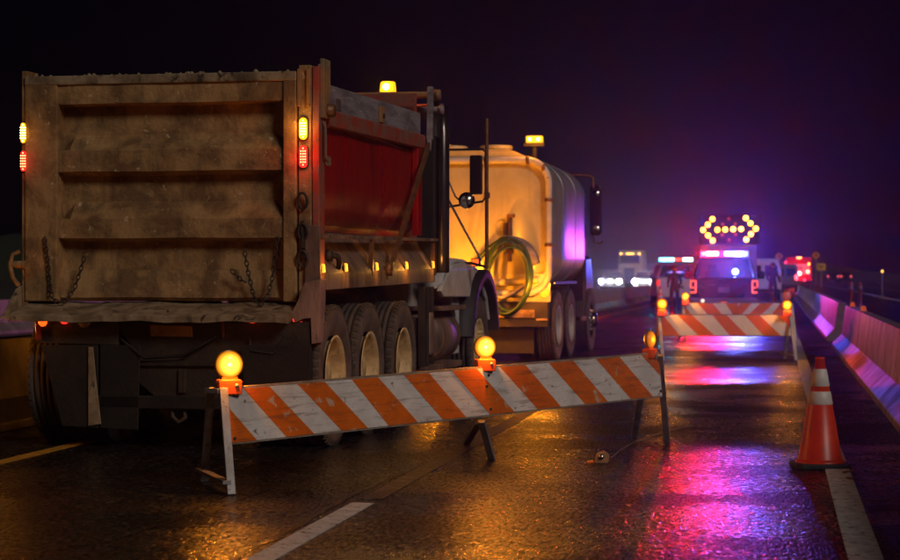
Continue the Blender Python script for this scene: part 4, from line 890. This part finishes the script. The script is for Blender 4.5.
# roof light bar
def lightbar(rt, z, y, segs, w_, name='light_bar', h_=.11):
    q = MB(); q.box(-w_ / 2, w_ / 2, y - .13, y + .13, z, z + .035); lb = q.build(name, MAT['black'], rt, bevel=.01)
    n_ = len(segs); sw = w_ / n_
    for k, (m_, on) in enumerate(segs):
        q = MB(); x = -w_ / 2 + k * sw; q.box(x + .005, x + sw - .005, y - .125, y + .125, z + .037, z + h_); q.build('lamp_pod', m_, lb, bevel=.01)
    return lb
RED_POD = EM('red_strobe_pod', (1, .02, .10), 4); AMB_POD = EM('amber_white_strobe_pod', (1, .42, .22), 9); BLUE_POD = EM('blue_strobe_pod', (.06, .08, 1), 4); WHITE_POD = EM('blue_white_strobe_pod', (.42, .52, 1), 16)
DARK_POD = MAT['lens_red_off']
lightbar(pk, 1.84, 3.0, [(RED_POD, 1), (AMB_POD, 1), (AMB_POD, 1), (RED_POD, 1), (WHITE_POD, 1), (WHITE_POD, 1), (WHITE_POD, 1), (BLUE_POD, 1)], 1.42, h_=.16)
RP, BP = 2300, 1900
lamp('strobe', pk, (-.60, 2.72, 1.95), RP, (1, .006, .018), .12); lamp('strobe', pk, (.44, 2.72, 1.95), BP, (.07, .09, 1), .12)
q = MB(); q.lathe([(.001, -.04), (.08, -.02), (.10, 0)], (.32, 2.35, 1.40), 'Y', 16); q.build('window_strobe', EM('window_strobe_lens', (.35, .45, 1), 14), pk)
lamp('strobe', pk, (.32, 1.6, 1.42), 160, (.12, .16, 1), .06)

# ---- arrow board truck behind it, d = 85 m
DA = 85.0
g = at(729, 300, DA); ab = root('arrow_board_truck', (g[0], g[1], 0), .02, 'box truck with a lit double-headed arrow board raised above its roof', 'truck')
zt_ = float(at(729, 245.5, DA)[2]); hw = 27.5 * DA / FPX
q = MB(); q.box(-hw, hw, 0, 4.6, .85, zt_); q.build('cargo_box', MAT['cargrey'], ab, bevel=.04)
q = MB(); q.box(-hw + .06, -.02, -.02, -.001, .95, zt_ - .12); q.build('rear_door', MAT['cargrey'], ab, bevel=.01); q = MB(); q.box(.02, hw - .06, -.02, -.001, .95, zt_ - .12); q.build('rear_door', MAT['cargrey'], ab, bevel=.01)
q = MB(); q.box(-.9, .9, 4.65, 6.3, .6, 2.0); q.build('cab', MAT['carwhite'], ab, bevel=.12); q = MB(); q.box(-1.0, 1.0, -.2, 6.0, .55, .82); q.build('chassis', MAT['black'], ab)
small_wheels(ab, 2.2, (1.0, 5.3), .45)
def abx(px): return (px - 729) * DA / FPX
def abz(py): return CAM_H + (HZ - py) * DA / FPX
yb_ = .35
q = MB(); q.box(abx(699.5), abx(759.5), yb_, yb_ + .08, abz(243.6), abz(214.5)); arb = q.build('arrow_panel', MAT['matblack'], ab, bevel=.02)
q = MB(); q.beam((-.8, yb_ + .05, zt_), (-.8, yb_ + .05, abz(243.6)), .06); q.beam((.8, yb_ + .05, zt_), (.8, yb_ + .05, abz(243.6)), .06); q.build('panel_post', MAT['galv'], ab)
lit = [(712.4, 218.9), (707.8, 224.4), (703.2, 229.7), (708.1, 235.2), (712.8, 240.4), (717.4, 229.6), (725.2, 229.4), (733.1, 229.1), (741, 228.9), (745.6, 218), (750.3, 223.2), (755.5, 228.6), (750.7, 234), (746, 239.5)]
off = [(728.7, 218.3), (722.6, 224), (735.2, 223.6), (722.4, 234.8), (735.7, 234.4), (729, 239.8)]
ARL = EM('arrow_lamp_lit', (1, .34, .015), 14); ARO = EM('arrow_lamp_off_glow', (1, .2, .1), .12)  # lamps left off still carry a faint glow painted into their material
def arrow_lamps(pts, m_, r_, nm):
    for k, (px, py) in enumerate(pts):
        if k == 0:
            q = MB(); q.lathe([(.001, -.05), (r_ * .7, -.04), (r_, -.01), (r_, .01)], axis='Y', n=18); o = q.build(nm, m_, arb)
        else: o = bpy.data.objects.new(nm, me_); COL.objects.link(o); o.parent = arb
        me_ = o.data; o.location = (abx(px), yb_ - .01, abz(py))
arrow_lamps(lit, ARL, .105, 'arrow_lamp'); arrow_lamps(off, ARO, .065, 'unlit_arrow_lamp')

# ---- white police SUV on the left, d = 84
D2 = 84.0; g = at(679, 300, D2)
sv = root('police_suv', (g[0], g[1], 0), .12, 'white police SUV with a cyan roof bar, parked left of the dark pickup', 'police SUV')
W2 = 1.95
q = MB(); q.loft([body_ring(W2 - .1, .42, 1.15, 0, .08), body_ring(W2, .36, 1.2, .12, .09), body_ring(W2, .34, 1.2, 3.6, .09), body_ring(W2 - .06, .36, 1.05, 4.8, .1), body_ring(W2 - .4, .42, .85, 5.0, .1)], 0, True); q.build('body', MAT['carwhite'], sv, bevel=.01)
cabin(sv, .15, 3.8, 1.2, 1.74, 1.8, 1.45, MAT['cargrey'], gl)
q = MB(); q.box(-.85, .85, -.12, .0, .38, .6); q.build('bumper', MAT['carwhite'], sv, bevel=.03)
for sx in (-1, 1):
    q = MB(); q.box(sx * .87 - .07, sx * .87 + .07, -.03, .03, .85, 1.1); q.build('tail_lamp', MAT['e_red_dim'], sv, bevel=.01)
    q = MB(); q.box(sx * .36 - .2, sx * .36 + .2, 1.6, 1.75, .9, 1.4); q.box(sx * .36 - .12, sx * .36 + .12, 1.62, 1.72, 1.42, 1.58); q.build('seat', MAT['cloth'], sv, bevel=.04)
    q = MB(); q.box(sx * 1.0 - .08, sx * 1.0 + .08, 2.7, 2.8, 1.12, 1.32); q.build('mirror', MAT['cargrey'], sv, bevel=.03)
q = MB(); q.box(-.2, .2, -.02, -.001, .72, .86); q.build('number_plate', MAT['cargrey'], sv)
small_wheels(sv, W2, (.95, 3.9), .38)
CYAN = EM('cyan_strobe_pod', (.10, .85, 1), 14); CW = EM('cyan_white_pod', (.6, .95, 1), 10); RSM = EM('red_small_pod', (1, .06, .04), 2.2)
lightbar(sv, 1.86, 1.8, [(CYAN, 1), (CYAN, 1), (CYAN, 1), (RSM, 1), (RSM, 1), (CW, 1), (CW, 1)], 1.42, h_=.17)
lamp('strobe', sv, (-.5, 1.4, 2.0), 50, (.05, .7, 1), .1)
q = MB(); q.box(-.35, .5, 1.9, 1.95, 1.25, 1.45); q.build('dash_strobe', EM('blue_dash_strobe', (.15, .25, 1), 5), sv)

# ---- white van to the right of the pickup, d = 105
def van(px, d, wd, hgt, label, mat, name='van', rz=.03):
    g = at(px, 300, d); rt = root(name, (g[0], g[1], 0), rz, label, 'van')
    q = MB(); q.loft([body_ring(wd - .06, .45, hgt - .04, 0, .1, wd - .3), body_ring(wd, .4, hgt, .1, .12, wd - .24), body_ring(wd, .4, hgt, 4.0, .12, wd - .24), body_ring(wd - .1, .42, hgt - .7, 5.2, .15, wd - .3), body_ring(wd - .3, .5, 1.0, 5.6, .15, wd - .5)], 0, True); q.build('body', mat, rt, bevel=.02)
    for sx in (-1, 1):
        q = MB(); q.box(sx * wd * .22 - wd * .17, sx * wd * .22 + wd * .17, -.02, -.002, hgt * .58, hgt * .84); q.build('rear_window', MAT['glass'], rt, bevel=.01)
        q = MB(); q.box(sx * wd * .45 - .06, sx * wd * .45 + .06, -.03, .0, .9, 1.25); q.build('tail_lamp', MAT['lens_red_off'], rt, bevel=.01)
    q = MB(); q.box(-wd * .46, wd * .46, -.12, -.004, .42, .58); q.build('bumper', MAT['black'], rt, bevel=.02)
    small_wheels(rt, wd, (1.0, 4.4), .36); return rt
v1 = van(763, 104, 1.9, 2.15, 'pale van parked right of the police pickup behind a standing worker', MAT['carwhite'])
v2 = van(785, 150, 2.0, 2.1, 'far van with red tail lights between the pale van and the fire engine', MAT['cargrey'], 'van', .0)
for sx in (-1, 1):
    q = MB(); q.box(sx * .85 - .11, sx * .85 + .11, -.06, -.032, .95, 1.3); q.build('lit_lamp', EM('far_tail_lamp', (1, .05, .08), 9), v2)

for px_, lab_ in ((833, 'tiny distant vehicle with dim red lamps on the right carriageway, nearer the yellow sign'), (846, 'tiny distant vehicle with dim red lamps below the dark hill line')):
    v_ = van(px_, 330, 1.9, 1.9, lab_, MAT['police'], 'distant_vehicle')
    for sx in (-1, 1): q = MB(); q.box(sx * .8 - .12, sx * .8 + .12, -.06, -.032, .95, 1.2); q.build('lit_lamp', EM('distant_tail_lamp', (1, .12, .05), 2.2), v_)
# ---- fire engine far right, d = 200
DF = 190.0; g = at(799, 300, DF)
fe = root('fire_engine', (g[0], g[1], 0), 0, 'distant red fire engine with pale rear panel and red tail lamps', 'fire engine')
q = MB(); q.box(-1.2, 1.2, 0, 7.5, .6, 3.0); q.build('body', MAT['firered'], fe, bevel=.08)
q = MB(); q.box(-1.0, 1.0, -.03, -.002, 1.35, 2.35); q.build('rear_panel', MAT['carwhite'], fe, bevel=.02)
q = MB(); q.box(-.35, .35, -.06, -.032, 1.5, 2.1); q.build('rear_locker', MAT['cargrey'], fe, bevel=.02)
q = MB(); q.box(-1.15, 1.15, -.25, -.003, .5, .75); q.build('rear_step', MAT['chrome'], fe)
q = MB(); q.box(-1.0, 1.0, 7.5, 9.0, .7, 2.7); q.build('cab', MAT['firered'], fe, bevel=.1); small_wheels(fe, 2.4, (1.6, 7.2), .5)
TL = EM('engine_tail_lamp', (1, .12, .06), 30)
for x, z in ((-.82, 1.62), (.82, 1.62)): q = MB(); q.lathe([(.001, -.04), (.11, -.03), (.14, 0)], (x, -.035, z), 'Y', 14); q.build('tail_lamp', TL, fe)
q = MB(); q.box(-.22, .22, -.08, -.003, 2.85, 3.0); q.build('top_lamp', EM('engine_top_lamp', (1, .2, .04), 12), fe)
q = MB(); q.box(.85, 1.0, -.05, -.003, 2.25, 2.45); q.build('side_lamp', EM('engine_amber_lamp', (1, .5, .05), 7), fe)
q = MB(); q.box(-.16, .16, -.10, -.062, 1.3, 1.6); q.build('work_lamp', EM('engine_work_lamp', (1, .85, .6), 8), fe)
for x, z in ((-1.05, 2.1), (-.78, 1.05), (.5, .85), (-1.25, 2.5)): q = MB(); q.lathe([(.001, -.03), (.07, -.02), (.09, 0)], (x, -.04 if x > -1.2 else -.02, z), 'Y', 12); q.build('clearance_lamp', EM('engine_small_lamp', (1, .04, .05), 8), fe)
lamp('rear_glow', fe, (0, -1.5, 1.5), 260, (1, .05, .06), .3)

# ---- oncoming traffic beyond the median
HLM = EM('headlamp_lens', (1, .97, .98), 320)
def oncoming_car(px, d, label, colr, badge=False, wd=1.85, amber=False):
    g = at(px, 300, d); rt = root('oncoming_car', (g[0], g[1], 0), math.pi, label, 'car', 'cars queuing beyond the median with headlights on')
    # local: front faces +? after a half turn; nose at y = 0, body toward -Y
    q = MB(); q.loft([body_ring(wd - .25, .42, .85, .0, .1), body_ring(wd - .04, .32, .98, -.25, .1), body_ring(wd, .30, 1.05, -1.2, .1), body_ring(wd, .30, 1.08, -3.9, .1), body_ring(wd - .15, .36, 1.0, -4.4, .1)], 0, True); q.build('body', colr, rt, bevel=.01)
    q = MB(); q.loft([[(-.82, -1.3, 1.04), (.82, -1.3, 1.04), (.82, -1.32, 1.05), (-.82, -1.32, 1.05)], [(-.66, -1.9, 1.56), (.66, -1.9, 1.56), (.66, -1.95, 1.6), (-.66, -1.95, 1.6)], [(-.66, -3.2, 1.56), (.66, -3.2, 1.56), (.66, -3.2, 1.62), (-.66, -3.2, 1.62)], [(-.8, -4.0, 1.05), (.8, -4.0, 1.05), (.8, -4.0, 1.1), (-.8, -4.0, 1.1)]], 0, False); q.build('roof', colr, rt, bevel=.02)
    q = MB(); q.poly([(-.78, -1.31, 1.09), (.78, -1.31, 1.09), (.62, -1.87, 1.55), (-.62, -1.87, 1.55)]); q.build('windscreen', MAT['glass'], rt)
    q = MB(); q.box(-.45, .45, -.005, .02, .45, .72); q.build('grille', MAT['black'], rt, bevel=.01)
    for sx in (-1, 1):
        q = MB(); q.lathe([(.001, .05), (.10, .04), (.17, 0), (.17, -.06)], (sx * .70, .0, .80), 'Y', 16); q.build('headlamp', HLM, rt)
    if badge: q = MB(); q.box(-.16, .16, .021, .05, .86, .94); q.build('badge_lamp', EM('grille_lamp', (1, .95, .9), 12), rt)
    small_wheels(rt, wd, (-.9, -3.6), .34)
    lamp('headlamp_glow', rt, (0, .4, .8), 220, (.9, .93, 1), .4)
    return rt
oncoming_car(610, 158, 'pale oncoming car with a bright grille lamp, nearer the tanker truck', MAT['cargrey'], True)
oncoming_car(643.5, 158, 'oncoming car with headlights on beside the white police SUV', MAT['carwhite'], False)
DB = 196.0; g = at(629.5, 300, DB)
bt = root('box_truck', (g[0], g[1], 0), math.pi, 'oncoming white truck with amber roof marker lamps between two cars', 'truck')
q = MB(); q.box(-1.2, 1.2, -7.5, -1.7, 1.0, 3.75); q.build('cargo_box', MAT['carwhite'], bt, bevel=.05)
q = MB(); q.prism([(-1.1, -1.65, .6), (-1.1, -1.65, 3.45), (-1.1, -.9, 3.4), (-1.1, -.2, 2.35), (-1.1, .3, 2.1), (-1.1, .3, .6)], (2.2, 0, 0)); q.build('cab', MAT['carwhite'], bt, bevel=.06)
q = MB(); q.poly([(-.95, -.22, 2.42), (.95, -.22, 2.42), (.9, -.74, 3.18), (-.9, -.74, 3.18)]); ws = q.build('windscreen', MAT['glass'], bt); ws.location = (0, .04, .02)
q = MB(); q.box(-.5, .5, .3, .34, .8, 2.0); q.build('grille', MAT['chrome'], bt, bevel=.02)
q = MB(); q.box(-1.15, 1.15, .3, .42, .45, .78); q.build('bumper', MAT['chrome'], bt, bevel=.03)
for x in (-.9, -.25, 0, .25, .9): q = MB(); q.box(x - .10, x + .10, -.93, -.86, 3.3, 3.44); q.build('roof_marker', EM('roof_marker_lamp', (1, .45, .05), 9), bt, bevel=.01)
for sx in (-1, 1): q = MB(); q.lathe([(.001, .05), (.12, .04), (.15, 0)], (sx * .85, .34, 1.0), 'Y', 14); q.build('headlamp', EM('truck_headlamp', (1, .95, .9), 20), bt)
for sx in (-1, 1): q = MB(); q.box(sx * 1.0 - .08, sx * 1.0 + .08, .3, .36, 1.25, 1.4); q.build('turn_lamp', EM('truck_turn_lamp', (1, .3, .05), 8), bt)
small_wheels(bt, 2.4, (-.6, -6.0), .48)

# ------------------------------------------------------------------ people
def person(px, py_foot, d, hgt, label, yawv, jacket, arm_bend=0.2, vest=None):
    g = at(px, 300, d); rt = root('person', (g[0], g[1], 0), yawv, label, 'person')
    s_ = hgt / 1.75
    V = []; E_ = []; Rr = []
    def j(x, y, z, r, p=None):
        V.append((x * s_, y * s_, z * s_)); Rr.append(r * s_); i = len(V) - 1
        if p is not None: E_.append((p, i))
        return i
    pel = j(0, 0, .95, .155); wa = j(0, .0, 1.1, .14, pel); chst = j(0, .01, 1.3, .17, wa); sh = j(0, .01, 1.42, .13, chst); nk = j(0, 0, 1.50, .06, sh)
    hd0 = j(0, -.01, 1.56, .075, nk); hd1 = j(0, -.015, 1.64, .10, hd0); hd2 = j(0, -.005, 1.72, .07, hd1); ns = j(0, -.12, 1.625, .018, hd1)
    for sx in (-1, 1):
        h_ = j(sx * .10, 0, .90, .105, pel); kn = j(sx * .12, -.02, .50, .068, h_); an = j(sx * .13, .01, .10, .045, kn); to = j(sx * .14, -.17, .045, .042, an)
        s2 = j(sx * .17, .01, 1.42, .075, sh); el = j(sx * .25, .03, 1.13, .052, s2); wr = j(sx * .23, -.12 - arm_bend * .3, .92 + arm_bend * .6, .034, el); pm = j(sx * .22, -.17 - arm_bend * .4, .87 + arm_bend * .7, .036, wr)
        for f in range(4): a_ = j(sx * (.20 + .014 * f), -.21 - arm_bend * .4, .83 + arm_bend * .7 - .004 * f, .011, pm); j(sx * (.20 + .014 * f), -.225 - arm_bend * .4, .79 + arm_bend * .7, .009, a_)
        j(sx * .17, -.20 - arm_bend * .4, .86 + arm_bend * .7, .011, pm)
    me = bpy.data.meshes.new('person_body'); me.from_pydata(V, E_, []); me.materials.append(jacket); o = bpy.data.objects.new('body', me); COL.objects.link(o); o.parent = rt
    sk = o.modifiers.new('skin', 'SKIN'); lay = me.skin_vertices[0].data
    for i, r in enumerate(Rr): lay[i].radius = (r, r)
    lay[0].use_root = True
    sub = o.modifiers.new('sub', 'SUBSURF'); sub.levels = 1; sub.render_levels = 1
    q = MB(); q.lathe([(.085, -.03), (.118, -.03), (.120, .0), (.11, .07), (.06, .115), (.001, .125)], axis='Z', n=20, cap=False); q.box(-.08, .08, -.19, -.10, -.028, -.012); hh = q.build('cap', MAT['signblack'], rt, loc=(0, -.01 * s_, 1.675 * s_)); hh.scale = (s_, s_, s_)
    q = MB(); q.lathe([(.001, -.11), (.05, -.10), (.085, -.04), (.09, .0)], axis='Z', n=18); fc = q.build('face', MAT['skin'], rt, loc=(0, -.028 * s_, 1.65 * s_)); fc.scale = (s_, s_ * 1.05, s_)
    return rt
person(674.5, 312, 70, 1.62, 'standing person in dark clothing left of the police pickup, seen from behind', math.pi + .2, MAT['cloth'])
person(772.8, 303, 88, 1.80, 'worker in dark clothes standing at the right side of the police pickup', math.pi - .3, MAT['cloth'])

# small cone near the SUV on the left (blurred orange)
def far_cone(px, d, label, s=1.):
    g = at(px, 300, d); rt = copy_tree(cone); rt.location = (g[0], g[1], 0); rt.scale = (s, s, s); tag(rt, label, 'traffic cone')
far_cone(660, 66, 'distant orange cone beside the white police SUV', 1.25); far_cone(672, 62, 'distant orange cone at the feet of the person left of the pickup', .8)

# ------------------------------------------------------------------ signs, delineators, reflectors
def diamond(px, py, d, sz, label):
    p = at(px, py, d); rt = root('road_sign', (p[0], p[1], 0), 0, label, 'road sign', 'distant orange diamond signs'); z = float(p[2])
    q = MB(); q.prism([(-sz, 0, z), (0, 0, z - sz), (sz, 0, z), (0, 0, z + sz)], (0, .03, 0)); q.build('panel', MAT['sign_orange'], rt)
    q = MB(); q.prism([(-sz * .35, -.01, z - .03), (sz * .2, -.01, z - .3 * sz), (sz * .35, -.01, z + .1), (0, -.01, z + .3 * sz)], (0, .005, 0)); q.build('symbol', MAT['signblack'], rt)
    q = MB(); q.box(-.05, .05, .032, .12, 0, z - sz * .3); q.build('post', MAT['galv'], rt)
diamond(779, 256.3, 240, .52, 'left of two distant orange diamond signs, above the parked vans')
diamond(816, 255.3, 240, .52, 'right of two distant orange diamond signs, above the yellow sign')
p = at(821.3, 266.8, 200); rt = root('road_sign', (p[0], p[1], 0), 0, 'distant rectangular yellow sign right of the fire engine', 'road sign'); z = float(p[2])
q = MB(); q.box(-.42, .42, 0, .03, z - .34, z + .34); q.build('panel', MAT['sign_yellow'], rt); q = MB(); q.box(-.28, .28, -.008, -.002, z + .02, z + .12); q.box(-.22, .22, -.008, -.002, z - .14, z - .06); q.build('text_bar', MAT['signblack'], rt)
q = MB(); q.box(-.05, .05, .032, .12, 0, z); q.build('post', MAT['galv'], rt)
for px, dd, lb in ((851.3, 70, 'left of two slim dark delineator posts beyond the right barrier'), (860.3, 70, 'right of two slim dark delineator posts beyond the right barrier')):
    g = at(px, 300, dd); rt = root('delineator_post', (g[0], g[1], 0), 0, lb, 'delineator', 'delineator posts on the right carriageway')
    q = MB(); q.lathe([(.16, 0), (.16, .05), (.10, .06), (.075, .1), (.06, .6), (.07, .8), (.075, .95), (.05, 1.05), (.001, 1.07)], axis='Z', n=16); q.build('post', MAT['lens_red_off'], rt)
    q = MB(); q.lathe([(.074, .8), (.082, .8), (.082, .9), (.074, .9)], axis='Z', n=16, cap=False); q.build('band', MAT['cargrey'], rt)
for px, dd, lb in ((849.5, 34.2, 'small orange reflector on top of the right barrier at the gap'), (861.3, 30.0, 'small orange reflector on the barrier top nearer the camera')):
    g = at(px, 300, dd); X = 1.0 + .31; Y = g[1]
    q = MB(); q.prism([(-.05, 0, 0), (.05, 0, 0), (.03, 0, .075), (-.03, 0, .075)], (0, .03, 0)); o = q.build('barrier_reflector', EM('glowing_reflector_face', (1, .16, .02), .25), loc=(X, Y, .76)); tag(o, lb, 'reflector', 'reflectors on the right barrier')  # glow put into the reflector's material, standing for light it returns
p = at(882.3, 271.3, 120); rt = root('marker_post', (p[0], p[1], 0), 0, 'lone marker post with an amber reflector beyond the right carriageway', 'marker post'); z = float(p[2])
q = MB(); q.box(-.035, .035, 0, .03, 0, z + .1); q.build('post', MAT['cargrey'], rt); q = MB(); q.lathe([(.001, -.03), (.06, -.02), (.075, 0)], (0, -.005, z), 'Y', 12); q.build('reflector', EM('glowing_post_reflector', (1, .55, .08), 2.5), rt)  # reflector is no lamp: its amber shine is emission in the material

# ------------------------------------------------------------------ haze
HAZE = .0009
hm = bpy.data.materials.new('night_haze'); hm.use_nodes = True; n = hm.node_tree.nodes; n.clear()
pv = n.new('ShaderNodeVolumePrincipled'); pv.inputs['Color'].default_value = (.62, .6, 1, 1); pv.inputs['Density'].default_value = HAZE; pv.inputs['Anisotropy'].default_value = .9
ou = n.new('ShaderNodeOutputMaterial'); hm.node_tree.links.new(pv.outputs[0], ou.inputs['Volume'])
q = MB(); q.box(-905, 905, -305, 1505, -1.4, 34); q.build('haze', hm, kind='stuff')
